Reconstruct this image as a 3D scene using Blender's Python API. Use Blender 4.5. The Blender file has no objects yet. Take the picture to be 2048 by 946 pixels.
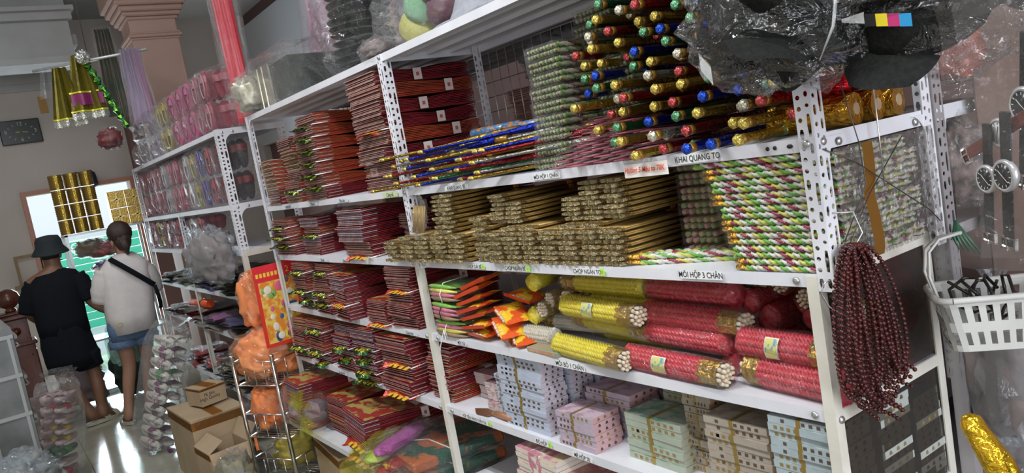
import bpy, math, random
from mathutils import Vector, Matrix, noise, Euler
SC = bpy.context.scene
COL = SC.collection
rnd = random.Random(7)
PI = math.pi
# ---------------------------------------------------------------- camera
cam_d = bpy.data.cameras.new('camera'); cam = bpy.data.objects.new('camera', cam_d); COL.objects.link(cam)
cam_d.sensor_width = 36.0; cam_d.lens = 36.0 * 1557.79 / 2048.0; cam_d.clip_start = 0.02
_r = Vector((0.56653979, 0.80515266, -0.17539058)); _u = Vector((0.00777677, 0.20761012, 0.97818074)); _f = Vector((-0.82399768, 0.55554229, -0.11135791))
M = Matrix((( _r.x, _u.x, -_f.x, 0.85197), (_r.y, _u.y, -_f.y, -1.21562), (_r.z, _u.z, -_f.z, 1.59733), (0, 0, 0, 1)))
cam.matrix_world = M
SC.camera = cam
# ---------------------------------------------------------------- view, world
SC.view_settings.view_transform = 'Standard'; SC.view_settings.look = 'None'
SC.view_settings.gamma = 1.0; SC.view_settings.use_curve_mapping = False
SC.view_settings.exposure = 0.4
SC.cycles.transparent_max_bounces = 14; SC.cycles.max_bounces = 6
SC.cycles.caustics_reflective = False; SC.cycles.caustics_refractive = False
w = bpy.data.worlds.new('overcast'); SC.world = w; w.use_nodes = True
bg = w.node_tree.nodes['Background']; bg.inputs[0].default_value = (0.80, 0.88, 1.0, 1); bg.inputs[1].default_value = 1.6
def area(name, loc, aim, sx, sy, power, colr):
    d = bpy.data.lights.new(name, 'AREA'); d.shape = 'RECTANGLE'; d.size = sx; d.size_y = sy; d.energy = power; d.color = colr
    o = bpy.data.objects.new(name, d); COL.objects.link(o); o.location = loc
    o.rotation_euler = (Vector(aim) - Vector(loc)).to_track_quat('-Z', 'Y').to_euler(); return o
# daylight through the open shop front behind the camera, and added strip lights overhead
area('shopfront_daylight', (4.4, -1.2, 2.1), (-1.0, -0.4, 1.3), 3.6, 2.0, 105, (0.93, 0.95, 1.0))
area('back_door_daylight', (-9.65, -0.12, 1.1), (-6.0, -0.4, 0.0), 0.9, 1.8, 55, (0.78, 0.9, 1.0))
for _x, _y, _p in ((-1.2, -1.35, 52), (-4.6, -1.3, 34), (1.2, -1.6, 46)):       # added lamps, none visible, for light from above and glints on film
    area('added_strip_light', (_x, _y, 3.84), (_x, _y, 0), 1.2, 0.08, _p, (0.95, 0.98, 1.0))
# ---------------------------------------------------------------- helpers
class MB:
    """collects shapes in plain lists; .mesh() makes one mesh datablock"""
    def __init__(s): s.v = []; s.f = []; s.m = []; s.sm = []
    def add(s, vs, fs, mi=0, T=None, smooth=False):
        n = len(s.v)
        s.v += [tuple(T @ Vector(v)) for v in vs] if T is not None else [tuple(v) for v in vs]
        for k, f in enumerate(fs):
            s.f.append([i + n for i in f]); s.m.append(mi[k] if isinstance(mi, list) else mi); s.sm.append(smooth)
        return s
    def box(s, x0, x1, y0, y1, z0, z1, mi=0, T=None, b=0.0):
        if b <= 0:
            vs = [(x, y, z) for x in (x0, x1) for y in (y0, y1) for z in (z0, z1)]
            return s.add(vs, [(0, 1, 3, 2), (4, 6, 7, 5), (0, 4, 5, 1), (2, 3, 7, 6), (0, 2, 6, 4), (1, 5, 7, 3)], mi, T)
        vs = []
        for x, dx in ((x0, b), (x1, -b)):
            for y, dy in ((y0, b), (y1, -b)):
                for z, dz in ((z0, b), (z1, -b)):
                    vs += [(x, y + dy, z + dz), (x + dx, y, z + dz), (x + dx, y + dy, z)]
        def c(i, j, k, a): return (i * 4 + j * 2 + k) * 3 + a
        fs = [(c(0,0,0,0), c(0,0,1,0), c(0,1,1,0), c(0,1,0,0)), (c(1,0,0,0), c(1,1,0,0), c(1,1,1,0), c(1,0,1,0)),
              (c(0,0,0,1), c(1,0,0,1), c(1,0,1,1), c(0,0,1,1)), (c(0,1,0,1), c(0,1,1,1), c(1,1,1,1), c(1,1,0,1)),
              (c(0,0,0,2), c(0,1,0,2), c(1,1,0,2), c(1,0,0,2)), (c(0,0,1,2), c(1,0,1,2), c(1,1,1,2), c(0,1,1,2))]
        for j in (0, 1):
            for k in (0, 1):
                fs.append((c(0,j,k,1), c(0,j,k,2), c(1,j,k,2), c(1,j,k,1)))
                fs.append((c(j,0,k,0), c(j,0,k,2), c(j,1,k,2), c(j,1,k,0)))
                fs.append((c(j,k,0,0), c(j,k,0,1), c(j,k,1,1), c(j,k,1,0)))
        for i in (0, 1):
            for j in (0, 1):
                for k in (0, 1): fs.append((c(i,j,k,0), c(i,j,k,1), c(i,j,k,2)))
        return s.add(vs, fs, mi, T)
    def tube(s, pts, rad, n=8, mi=0, cap=True, smooth=True, mats=None, flat=1.0):
        """rings of n points along pts; rad a number or a list; mats(i,j) picks the slot of a face"""
        P = [Vector(p) for p in pts]; L = len(P); R = rad if isinstance(rad, (list, tuple)) else [rad] * L
        vs = []; up = None
        for i in range(L):
            t = (P[min(i + 1, L - 1)] - P[max(i - 1, 0)]); t = t.normalized() if t.length > 1e-9 else Vector((0, 0, 1))
            if up is None: up = Vector((0, 0, 1)) if abs(t.z) < 0.9 else Vector((1, 0, 0))
            a = t.cross(up)
            if a.length < 1e-6: a = t.orthogonal()
            a.normalize(); b = a.cross(t).normalized(); up = b
            for j in range(n):
                an = 2 * PI * j / n
                vs.append(P[i] + a * (math.cos(an) * R[i]) + b * (math.sin(an) * R[i] * flat))
        fs = []; ms = []
        for i in range(L - 1):
            for j in range(n):
                k = (j + 1) % n
                fs.append((i * n + j, i * n + k, (i + 1) * n + k, (i + 1) * n + j)); ms.append(mats(i, j) if mats else mi)
        s.add(vs, fs, ms, None, smooth)
        if cap:
            o = len(s.v) - L * n
            s.f.append([o + j for j in reversed(range(n))]); s.m.append(mats(0, 0) if mats else mi); s.sm.append(False)
            s.f.append([o + (L - 1) * n + j for j in range(n)]); s.m.append(mats(L - 2, 0) if mats else mi); s.sm.append(False)
        return s
    def rod(s, p, q, r, n=8, mi=0): return s.tube([p, q], r, n, mi)
    def lathe(s, prof, n=16, mi=0, T=None, smooth=True, sx=1.0, sy=1.0):
        vs = []; fs = []
        for r, z in prof:
            for j in range(n): vs.append((r * sx * math.cos(2 * PI * j / n), r * sy * math.sin(2 * PI * j / n), z))
        for i in range(len(prof) - 1):
            for j in range(n):
                k = (j + 1) % n; fs.append((i * n + j, i * n + k, (i + 1) * n + k, (i + 1) * n + j))
        fs.append(tuple(reversed(range(n)))); fs.append(tuple((len(prof) - 1) * n + j for j in range(n)))
        return s.add(vs, fs, mi, T, smooth)
    def grid(s, fn, nu, nv, mi=0, smooth=True, mats=None):
        vs = [fn(i / nu, j / nv) for i in range(nu + 1) for j in range(nv + 1)]
        fs = []; ms = []
        for i in range(nu):
            for j in range(nv):
                a = i * (nv + 1) + j; fs.append((a, a + nv + 1, a + nv + 2, a + 1)); ms.append(mats(i, j) if mats else mi)
        return s.add(vs, fs, ms, None, smooth)
    def blob(s, c, r, seed=0, amp=0.15, fr=2.0, nu=24, nv=16, mi=0, sq=1.0, smooth=False, flatz=None):
        """a crumpled closed bag: superellipsoid with ridged noise"""
        vs = []; c = Vector(c)
        def pw(x, e): return math.copysign(abs(x) ** e, x)
        for i in range(nv + 1):
            th = PI * i / nv
            for j in range(nu):
                ph = 2 * PI * j / nu
                d = Vector((pw(math.sin(th), sq) * pw(math.cos(ph), sq), pw(math.sin(th), sq) * pw(math.sin(ph), sq), pw(math.cos(th), sq)))
                q = d * fr + Vector((seed * 7.3, seed * 1.7, seed * 3.1))
                k = 1 + amp * (noise.noise(q) + 0.6 * (0.5 - abs(noise.noise(q * 2.3))) + 0.35 * noise.noise(q * 4.7))
                p = Vector((d.x * r[0], d.y * r[1], d.z * r[2])) * k
                if flatz is not None and p.z < -flatz: p.z = -flatz
                vs.append(c + p)
        fs = []
        for i in range(nv):
            for j in range(nu):
                k = (j + 1) % nu; fs.append((i * nu + j, (i + 1) * nu + j, (i + 1) * nu + k, i * nu + k))
        return s.add(vs, fs, mi, None, smooth)
    def mesh(s, name, mats):
        me = bpy.data.meshes.new(name); me.from_pydata(s.v, [], s.f)
        for m in mats: me.materials.append(m)
        me.polygons.foreach_set('material_index', s.m); me.polygons.foreach_set('use_smooth', s.sm)
        me.update(); return me
    def obj(s, name, mats, parent=None, loc=None, rot=None):
        return link(name, s.mesh(name, mats if isinstance(mats, (list, tuple)) else [mats]), parent, loc, rot)
def link(name, me, parent=None, loc=None, rot=None, scale=None):
    o = bpy.data.objects.new(name, me); COL.objects.link(o)
    if parent is not None: o.parent = parent
    if loc is not None: o.location = loc
    if rot is not None: o.rotation_euler = rot
    if scale is not None: o.scale = scale
    return o
def tag(o, label=None, cat=None, group=None, kind=None):
    if label: o['label'] = label
    if cat: o['category'] = cat
    if group: o['group'] = group
    if kind: o['kind'] = kind
    return o
def thing(name, label, cat, loc=(0, 0, 0), rot=(0, 0, 0), group=None):
    o = bpy.data.objects.new(name, None); COL.objects.link(o); o.empty_display_size = 0.05
    o.location = loc; o.rotation_euler = rot if isinstance(rot, tuple) else (0, 0, rot)
    return tag(o, label, cat, group)
def copy_tree(o, parent=None, loc=None, rot=None, label=None, group=None, scale=None):
    c = o.copy(); COL.objects.link(c)
    if parent is not None: c.parent = parent
    for ch in list(o.children): copy_tree(ch, c)
    if loc is not None: c.location = loc
    if rot is not None: c.rotation_euler = rot if isinstance(rot, tuple) else (0, 0, rot)
    if scale is not None: c.scale = scale
    if label: c['label'] = label
    if group: c['group'] = group
    return c
USED = set()
def place(proto, loc, rot, label, group=None, scale=None):
    """the first call moves the prototype itself, later ones copy it"""
    if proto.name not in USED:
        USED.add(proto.name); proto.location = loc; proto.rotation_euler = rot if isinstance(rot, tuple) else (0, 0, rot)
        if scale is not None: proto.scale = scale
        proto['label'] = label
        if group: proto['group'] = group
        return proto
    return copy_tree(proto, None, loc, rot, label, group, scale)
def struct(o): o['kind'] = 'structure'; return o
ORD = 'first second third fourth fifth sixth seventh eighth ninth tenth eleventh twelfth thirteenth fourteenth fifteenth sixteenth seventeenth eighteenth nineteenth twentieth'.split()
def nth(i, n, lo='bottom', hi='topmost'):
    if i == 0: return lo
    if i == n - 1: return hi
    return ORD[i]
# ---------------------------------------------------------------- materials
MATS = {}
def mat(name, c, rough=0.5, metal=0.0, c2=None, nscale=30.0, bump=0.0, bscale=60.0, spec=0.5, coat=0.0, emis=None, stretch=None, aniso=None, low=0.35, high=0.65, trans=0.0):
    if name in MATS: return MATS[name]
    m = bpy.data.materials.new(name); m.use_nodes = True; nt = m.node_tree; N = nt.nodes; L = nt.links
    p = N['Principled BSDF']; p.inputs['Base Color'].default_value = (*c, 1); p.inputs['Roughness'].default_value = rough
    p.inputs['Metallic'].default_value = metal; p.inputs['Specular IOR Level'].default_value = spec; p.inputs['Coat Weight'].default_value = coat
    if coat: p.inputs['Coat Roughness'].default_value = 0.12
    if trans: p.inputs['Transmission Weight'].default_value = trans
    if emis: p.inputs['Emission Color'].default_value = (*emis[0], 1); p.inputs['Emission Strength'].default_value = emis[1]
    if c2 is not None or bump:
        tc = N.new('ShaderNodeTexCoord'); mp = N.new('ShaderNodeMapping'); L.new(tc.outputs['Object'], mp.inputs[0])
        if stretch: mp.inputs['Scale'].default_value = stretch
    if c2 is not None:
        n = N.new('ShaderNodeTexNoise'); n.inputs['Scale'].default_value = nscale; n.inputs['Detail'].default_value = 4; L.new(mp.outputs[0], n.inputs['Vector'])
        r = N.new('ShaderNodeValToRGB'); r.color_ramp.elements[0].color = (*c, 1); r.color_ramp.elements[1].color = (*c2, 1)
        r.color_ramp.elements[0].position = low; r.color_ramp.elements[1].position = high
        L.new(n.outputs[0], r.inputs[0]); L.new(r.outputs[0], p.inputs['Base Color'])
    if bump:
        n = N.new('ShaderNodeTexNoise'); n.inputs['Scale'].default_value = bscale; n.inputs['Detail'].default_value = 3; L.new(mp.outputs[0], n.inputs['Vector'])
        b = N.new('ShaderNodeBump'); b.inputs['Strength'].default_value = bump; b.inputs['Distance'].default_value = 0.01
        L.new(n.outputs[0], b.inputs['Height']); L.new(b.outputs[0], p.inputs['Normal'])
    MATS[name] = m; return m
def film(name, tint=(1, 1, 1), gloss=0.10, rough=0.12, haze=0.04, hazec=(0.8, 0.85, 0.9), bump=0.5, bscale=25.0, spike=0.5):
    gloss *= 0.32; spike *= 0.26; haze *= 0.40; rough *= 0.8
    """clear cellophane: see-through, glossy glints, a little milky"""
    if name in MATS: return MATS[name]
    m = bpy.data.materials.new(name); m.use_nodes = True; nt = m.node_tree; N = nt.nodes; L = nt.links; N.remove(N['Principled BSDF'])
    out = N['Material Output']; t = N.new('ShaderNodeBsdfTransparent'); t.inputs[0].default_value = (*tint, 1)
    g = N.new('ShaderNodeBsdfGlossy'); g.inputs['Roughness'].default_value = rough; g.inputs[0].default_value = (1, 1, 1, 1)
    d = N.new('ShaderNodeBsdfDiffuse'); d.inputs[0].default_value = (*hazec, 1)
    tc = N.new('ShaderNodeTexCoord'); n = N.new('ShaderNodeTexNoise'); n.inputs['Scale'].default_value = bscale; n.inputs['Detail'].default_value = 4
    n.inputs['Distortion'].default_value = 1.5
    L.new(tc.outputs['Object'], n.inputs['Vector']); b = N.new('ShaderNodeBump'); b.inputs['Strength'].default_value = bump; b.inputs['Distance'].default_value = 0.02
    L.new(n.outputs[0], b.inputs['Height']); L.new(b.outputs[0], g.inputs['Normal'])
    fr = N.new('ShaderNodeLayerWeight'); fr.inputs[0].default_value = 0.25; L.new(b.outputs[0], fr.inputs['Normal'])
    ma = N.new('ShaderNodeMath'); ma.operation = 'MULTIPLY_ADD'; ma.inputs[1].default_value = spike; ma.inputs[2].default_value = gloss; ma.use_clamp = True
    L.new(fr.outputs['Fresnel'], ma.inputs[0])
    x1 = N.new('ShaderNodeMixShader'); x1.inputs[0].default_value = haze; L.new(t.outputs[0], x1.inputs[1]); L.new(d.outputs[0], x1.inputs[2])
    x2 = N.new('ShaderNodeMixShader'); L.new(ma.outputs[0], x2.inputs[0]); L.new(x1.outputs[0], x2.inputs[1]); L.new(g.outputs[0], x2.inputs[2])
    L.new(x2.outputs[0], out.inputs[0]); MATS[name] = m; return m
def foil(name, c, rough=0.22): return mat(name, c, rough, 0.85, bump=0.8, bscale=90.0)
WHITE = mat('white_enamel', (0.80, 0.80, 0.84), 0.38, 0.0, c2=(0.70, 0.71, 0.76), nscale=6, bump=0.05, bscale=30)
CREAM = mat('cream_enamel', (0.80, 0.77, 0.68), 0.42, 0.0, c2=(0.66, 0.63, 0.55), nscale=9, bump=0.05, bscale=30)
STEEL = mat('steel', (0.62, 0.62, 0.62), 0.3, 0.9)
CHROME = mat('chrome', (0.75, 0.72, 0.68), 0.15, 1.0)
BLACK = mat('black_cloth', (0.005, 0.006, 0.009), 0.9, c2=(0.009, 0.010, 0.013), nscale=200, spec=0.15)
INK = mat('ink', (0.02, 0.02, 0.02), 0.6)
PAPER = mat('label_paper', (0.85, 0.86, 0.86), 0.6)
CLEAR = film('clear_film', gloss=.06, haze=.02, spike=.3, rough=.08); CRISP = film('crisp_film', gloss=0.20, rough=0.07, haze=0.03, bump=1.0, bscale=38, spike=1.3)
BAGF = film('bag_film', tint=(0.93, 0.95, 0.97), gloss=0.10, rough=0.15, haze=0.16, hazec=(0.75, 0.8, 0.82), bump=0.9, bscale=14, spike=0.6)
FONTS = {}
def text(name, s, size, m, parent, loc, rot, shear=0.0, sx=1.0, thick=0.0):
    cu = bpy.data.curves.new(name, 'FONT'); cu.body = s; cu.size = size; cu.align_x = 'CENTER'; cu.align_y = 'CENTER'; cu.shear = shear; cu.offset = thick
    cu.resolution_u = 3
    t = bpy.data.objects.new(name, cu); COL.objects.link(t)
    me = bpy.data.meshes.new_from_object(t); COL.objects.unlink(t); bpy.data.objects.remove(t)
    me.materials.clear(); me.materials.append(m)
    o = link(name, me, parent, loc, rot); o.scale = (sx, 1, 1); return o
# ================================================================ the room
PINKP = mat('pink_paint', (0.56, 0.37, 0.30), 0.7, c2=(0.53, 0.34, 0.275), nscale=3, bump=0.15, bscale=80)
WALLP = mat('wall_plaster', (0.66, 0.60, 0.55), 0.8, c2=(0.60, 0.55, 0.50), nscale=1.5, bump=0.1, bscale=40)
CEILP = mat('ceiling_plaster', (0.34, 0.35, 0.35), 0.85, c2=(0.30, 0.31, 0.31), nscale=1.2)
BEAMP = mat('beam_plaster', (0.54, 0.55, 0.55), 0.8, c2=(0.45, 0.45, 0.44), nscale=2)
FLOORM = mat('floor_tile', (0.34, 0.33, 0.26), 0.12, c2=(0.27, 0.265, 0.21), nscale=4, spec=0.6)
GROUT = mat('grout', (0.15, 0.145, 0.12), 0.6)
b = MB(); b.box(-9.6, 4.5, -3.6, 3.0, -0.1, -0.006); fl = struct(b.obj('floor', GROUT))
tb = MB(); tb.box(-0.298, 0.298, -0.298, 0.298, -0.006, 0, b=0.0015); tm = tb.mesh('tile', [FLOORM])
for i in range(-16, -1):
    for j in range(-4, 2):
        link('tile', tm, fl, (i * 0.6, j * 0.6, 0))
DOOR_Y0, DOOR_Y1, DOOR_Z = -0.66, 0.42, 2.02
b = MB()
b.box(-9.7, -9.5, -3.6, DOOR_Y0, 0, 4.1); b.box(-9.7, -9.5, DOOR_Y1, 3.0, 0, 4.1); b.box(-9.7, -9.5, DOOR_Y0, DOOR_Y1, DOOR_Z, 4.1)
struct(b.obj('wall_back', WALLP))
b = MB()
b.box(-9.5, -9.42, DOOR_Y0 - 0.05, DOOR_Y0, 0, DOOR_Z + 0.05); b.box(-9.5, -9.42, DOOR_Y1, DOOR_Y1 + 0.05, 0, DOOR_Z + 0.05); b.box(-9.5, -9.42, DOOR_Y0, DOOR_Y1, DOOR_Z, DOOR_Z + 0.05)
struct(b.obj('door_1', mat('door_frame_paint', (0.50, 0.24, 0.17), 0.5)))
b = MB(); b.box(-9.7, -4.2, 2.12, 2.2, 2.2, 3.72); struct(b.obj('wall_right_daylit', mat('daylight_tint_wall', (0.72, 0.76, 0.80), 0.8)))  # extra slab whose pale blue imitates daylight on the far stretch
b = MB(); b.box(-9.7, 4.5, 2.2, 2.35, 0, 4.2); struct(b.obj('wall_right', mat('aisle_wall', (0.22, 0.14, 0.125), 0.8, c2=(0.19, 0.12, 0.11), nscale=2)))
b = MB(); b.box(-9.7, 4.5, -3.75, -3.6, 0, 4.2); struct(b.obj('wall_left', WALLP))
b = MB(); b.box(-9.7, 4.5, -3.6, 3.0, 3.95, 4.1); struct(b.obj('ceiling', CEILP))
b = MB(); b.box(-9.7, -1.0, 0.75, 2.2, 3.90, 3.95); struct(b.obj('ceiling_daylit', mat('daylight_tint_ceiling', (0.80, 0.83, 0.86), 0.8)))  # whiter panel, daylight of the next room put into its colour
b = MB(); b.box(4.5, 4.6, -3.75, -3.2, 0, 4.1); b.box(4.5, 4.6, 0.9, 2.35, 0, 4.1); b.box(4.5, 4.6, -3.2, 0.9, 3.1, 4.1); struct(b.obj('wall_front', WALLP))
# lower ceiling of the far room with its beam and cove moulding
b = MB(); b.box(-9.7, -7.9, -3.6, 0.0, 3.35, 3.45); struct(b.obj('ceiling_low', BEAMP))
b = MB(); b.box(-8.1, -7.75, -3.6, -0.06, 3.18, 3.95); b.box(-8.16, -7.69, -3.6, -0.03, 3.15, 3.21); b.box(-7.75, -7.66, -3.6, -0.03, 3.55, 3.62); b.box(-7.75, -7.58, -3.6, -0.01, 3.62, 3.66)
struct(b.obj('trim_1', BEAMP))
b = MB(); b.box(-9.5, -9.42, -3.6, 0.0, 3.26, 3.35); b.box(-9.5, -9.46, -3.6, 0.0, 3.18, 3.26); struct(b.obj('trim_2', BEAMP))
b = MB(); b.box(-7.75, 4.0, 2.05, 2.2, 3.72, 3.95); b.box(-7.75, 4.0, 1.95, 2.2, 3.84, 3.95); struct(b.obj('trim_3', BEAMP))
# pilaster on the far wall
b = MB(); b.box(-9.5, -9.3, 0.5, 1.1, 0, 3.2); struct(b.obj('trim_4', mat('pilaster_paint', (0.20, 0.11, 0.10), 0.7)))
# outside the back door: a pale yard wall and a green shutter
b = MB(); b.box(-14, -9.7, -4, 4, -0.15, -0.02); struct(b.obj('ground', mat('yard_concrete', (0.62, 0.64, 0.64), 0.7)))
def column(name, label, x, y, s, ztop, capital):
    t = thing(name, label, 'column', (x, y, 0)); h = s / 2
    b = MB(); b.box(-h, h, -h, h, 0, ztop, b=0.012); b.obj('shaft', PINKP, t)
    if capital:
        b = MB()
        for k, (z, e, hh) in enumerate(capital): b.box(-h - e, h + e, -h - e, h + e, z, z + hh, b=min(0.012, hh * .3))
        b.obj('capital', PINKP, t)
    return t
column('pink_column', 'pink painted square column with stepped capital rising behind the far shelving', -7.10, 0.51, 0.41, 3.95,
       [(3.15, 0.012, 0.02), (3.17, 0.03, 0.03), (3.20, 0.018, 0.02), (3.33, 0.02, 0.03), (3.36, 0.05, 0.04), (3.40, 0.07, 0.05), (3.45, 0.10, 0.05), (3.50, 0.13, 0.42)])
column('pink_pillar', 'plain pink pillar behind the black caps above the middle of the shelving', -3.35, 0.85, 0.32, 3.95, None)
PILM = mat('brown_wall_edge', (0.25, 0.16, 0.13), 0.75, c2=(0.21, 0.13, 0.11), nscale=3, bump=0.2, bscale=60)
# ---------------------------------------------------------------- racks of slotted angle
def slots(mb, w, z0, z1, axis, off, pitch=0.05, seed=0, simple=False):
    """one flange of a slotted angle: a strip of cells, each with one or two real openings; axis 'x' lies in the front plane, 'y' in the side plane"""
    def pt(a, z): return (off[0] + a, off[1], z) if axis == 'x' else (off[0], off[1] + a, z)
    z = z0; k = seed
    cols = [(0, w * 0.5), (w * 0.5, w)]
    for ci, (a0, a1) in enumerate(cols):
        z = z0; k = seed + ci
        while z < z1 - 0.012:
            kind = k % 4; hgt = [0.030, 0.020, 0.020, 0.020][kind] if ci == 0 else [0.022, 0.030, 0.052, 0.018][kind]
            zz = min(z + hgt, z1)
            ca = (a0 + a1) / 2; cz = (z + zz) / 2; ra = (a1 - a0) * (0.27 if ci else 0.30); rz = max((zz - z) / 2 - 0.0055, 0.002)
            oc = [pt(a, q) for a, q in ((a0, z), (ca, z), (a1, z), (a1, cz), (a1, zz), (ca, zz), (a0, zz), (a0, cz))]
            dz = min(ra, rz)
            ic = [pt(a, q) for a, q in ((ca - ra * .7, cz - rz + dz * .3), (ca, cz - rz), (ca + ra * .7, cz - rz + dz * .3), (ca + ra, cz), (ca + ra * .7, cz + rz - dz * .3), (ca, cz + rz), (ca - ra * .7, cz + rz - dz * .3), (ca - ra, cz))]
            mb.add(oc + ic, [(i, (i + 1) % 8, 8 + (i + 1) % 8, 8 + i) for i in range(8)])
            z = zz; k += 1
        if z < z1: mb.add([pt(a0, z), pt(a1, z), pt(a1, z1), pt(a0, z1)], [(0, 1, 2, 3)])
def slotted_post(rack, x, y, z0, z1, sx, sy, w=0.030, m=None):
    """sx, sy: which way the two flanges run from the corner"""
    b = MB(); slots(b, w, z0, z1, 'x', (x if sx > 0 else x - w, y)); slots(b, w, z0, z1, 'y', (x, y if sy > 0 else y - w), seed=2)
    o = b.obj('post', m or WHITE, rack); md = o.modifiers.new('thick', 'SOLIDIFY'); md.thickness = 0.0018; md.offset = 0
    return o
def plain_post(rack, x, y, z0, z1, sx, sy, w=0.024, m=None):
    b = MB(); t = 0.003
    b.box(min(x, x + sx * w), max(x, x + sx * w), min(y, y + sy * t), max(y, y + sy * t), z0, z1)
    b.box(min(x, x + sx * t), max(x, x + sx * t), min(y + sy * t, y + sy * w), max(y + sy * t, y + sy * w), z0, z1)
    return b.obj('post', m or CREAM, rack)
def shelf(rack, x0, x1, y0, y1, z, h=0.03, m=None, name='shelf'):
    """folded sheet shelf: flat top at z+h, lips down to z"""
    b = MB(); t = 0.0015
    b.box(x0, x1, y0, y1, z + h - t, z + h); b.box(x0, x1, y0, y0 + t, z, z + h - t); b.box(x0, x1, y1 - t, y1, z, z + h - t)
    b.box(x0, x0 + t, y0 + t, y1 - t, z, z + h - t); b.box(x1 - t, x1, y0 + t, y1 - t, z, z + h - t); b.box(x0, x1, y0 + t, y0 + 0.02, z, z + t)
    for k in range(1, 4): yy = y0 + (y1 - y0) * k / 4; b.box(x0 + t, x1 - t, yy - 0.012, yy + 0.012, z + h - 0.014, z + h - t)   # stiffening folds underneath
    return b.obj(name, m or WHITE, rack)
def bolt(rack, x, y, z, axis, s=1):
    T = Matrix.Translation((x, y, z)) @ (Matrix.Rotation(PI / 2, 4, 'X') if axis == 'y' else Matrix.Rotation(PI / 2, 4, 'Y'))
    b = MB(); b.lathe([(0.0075, 0), (0.0075, 0.0015), (0.0055, 0.0035), (0.002, 0.0045)] if s > 0 else [(0.0075, 0), (0.0075, -0.0015), (0.0055, -0.0035), (0.002, -0.0045)], 10, 0, T); return b.obj('bolt', STEEL, rack)
def gusset(rack, x, y, z, w, h, axis, sx=1):
    """rounded triangular corner plate"""
    n = 6; pts = [(0, 0), (w, 0)] + [(w * (1 - math.sin(PI / 2 * k / n)) , -h * (1 - math.cos(PI / 2 * k / n)) ) for k in range(1, n)] + [(0, -h)]
    vs = []
    for t in (0, 0.0015):
        for a, c in pts: vs.append((x + a * sx, y - t, z + c) if axis == 'x' else (x - t if axis == 'y' else x, y + a * sx, z + c))
    L = len(pts); b = MB(); b.add(vs, [tuple(reversed(range(L))), tuple(range(L, 2 * L))] + [(i, (i + 1) % L, L + (i + 1) % L, L + i) for i in range(L)])
    return b.obj('corner_plate', WHITE, rack)
def lip_label(rack, s, x, z, w=0.10, h=0.017, y=-0.0028, size=0.0135, num=None, inkm=None, paper=None, sx=0.85):
    b = MB(); b.box(x - w / 2, x + w / 2, y, y + 0.0008, z - h / 2, z + h / 2); l = b.obj('shelf_label', paper or PAPER, rack)
    text('lettering', s, size * 1.22, inkm or INK, l, (x, y - 0.0006, z - 0.0005), (PI / 2, 0, 0), sx=sx, thick=0.00012)
    if num:
        b = MB(); b.box(x + w / 2, x + w / 2 + 0.016, y - 0.0006, y, z - h / 2, z + h / 2 + 0.001); nl = b.obj('price_sticker', mat('neon_sticker', (0.45, 0.85, 0.12), 0.6), rack)
        text('lettering', num, 0.010, mat('red_ink', (0.6, 0.05, 0.03), 0.6), nl, (x + w / 2 + 0.008, y - 0.0012, z), (PI / 2, 0, 0), sx=0.8)
D = 0.395                                                     # depth of the shelving
ZT, ZA, ZB, ZC, ZD, ZE = 1.956, 1.499, 1.25, 0.987, 0.724, 0.41   # undersides of the shelf lips
LH = 0.025
X0, X1, X2 = 0.0, -1.5625, -3.113
R1 = thing('storage_rack', 'long white slotted-angle storage rack filling the right half of the photo', 'shelving', (0, 0, 0))
for zz in (ZT, ZA, ZB, ZC, ZD): 
    shelf(R1, X1 + 0.001, X0 + (0.03 if zz > ZB else 0), 0.002, D, zz, LH); shelf(R1, X2, X1 - 0.001, 0.002, D, zz, LH)
shelf(R1, X1 + 0.001, X0, -0.0, D, 0.44, LH); shelf(R1, X2 - 0.02, X1 - 0.02, -0.10, D, ZE - 0.01, LH)
# upper slotted posts stand on the lower plain ones
slotted_post(R1, 0.036, -0.003, ZB - 0.005, ZT + 0.03, -1, 1, 0.033); slotted_post(R1, 0.036, D, ZB, ZT + 0.03, -1, -1, 0.033)
slotted_post(R1, X1 + 0.033, -0.003, ZB - 0.005, ZT + 0.024, -1, 1, 0.033); slotted_post(R1, X1 + 0.033, D, ZB, ZT + 0.024, -1, -1, 0.033)
slotted_post(R1, X2 - 0.002, -0.003, ZB, ZT + 0.024, 1, 1, 0.033); slotted_post(R1, X2 - 0.002, D, ZB, ZT + 0.024, 1, -1, 0.033)
for x, sx in ((0.002, -1), (X1 + 0.01, -1), (X2, 1)):
    for y, sy in ((-0.003, 1), (D, -1)): plain_post(R1, x, y, 0, ZB + 0.022, sx, sy)
for zz in (ZA, ZT): bolt(R1, 0.018, -0.0045, zz + 0.014, 'y'); bolt(R1, 0.0375, 0.017, zz + 0.014, 'x'); bolt(R1, X1 + 0.02, -0.0045, zz + 0.014, 'y')
for zz in (ZB, ZC, ZD): bolt(R1, 0.0035, 0.012, zz + 0.008, 'x'); bolt(R1, -0.045, 0.0005, zz + 0.012, 'y'); bolt(R1, X1 - 0.03, 0.0005, zz + 0.012, 'y'); bolt(R1, X1 + 0.05, 0.0005, zz + 0.012, 'y'); bolt(R1, X2 + 0.05, 0.0005, zz + 0.012, 'y')
for yy, s in ((0.03, 1), (D - 0.03, -1)):
    gusset(R1, 0.036, yy, ZA + 0.02, 0.05, 0.05, 'y', s); bolt(R1, 0.0365, yy + s * 0.035, ZA + 0.008, 'x')
gusset(R1, X2 + 0.035, 0.001, ZT, 0.05, 0.05, 'x')
# side rails at the near end
b = MB(); b.box(0.030, 0.0325, 0, D, ZA - 0.002, ZA + 0.028); b.obj('side_rail', WHITE, R1)
for zz in (ZB, ZC): b = MB(); b.box(0.0, 0.0015, 0.02, D - 0.02, zz + 0.001, zz + 0.024); b.obj('side_rail', CREAM, R1)
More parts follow.
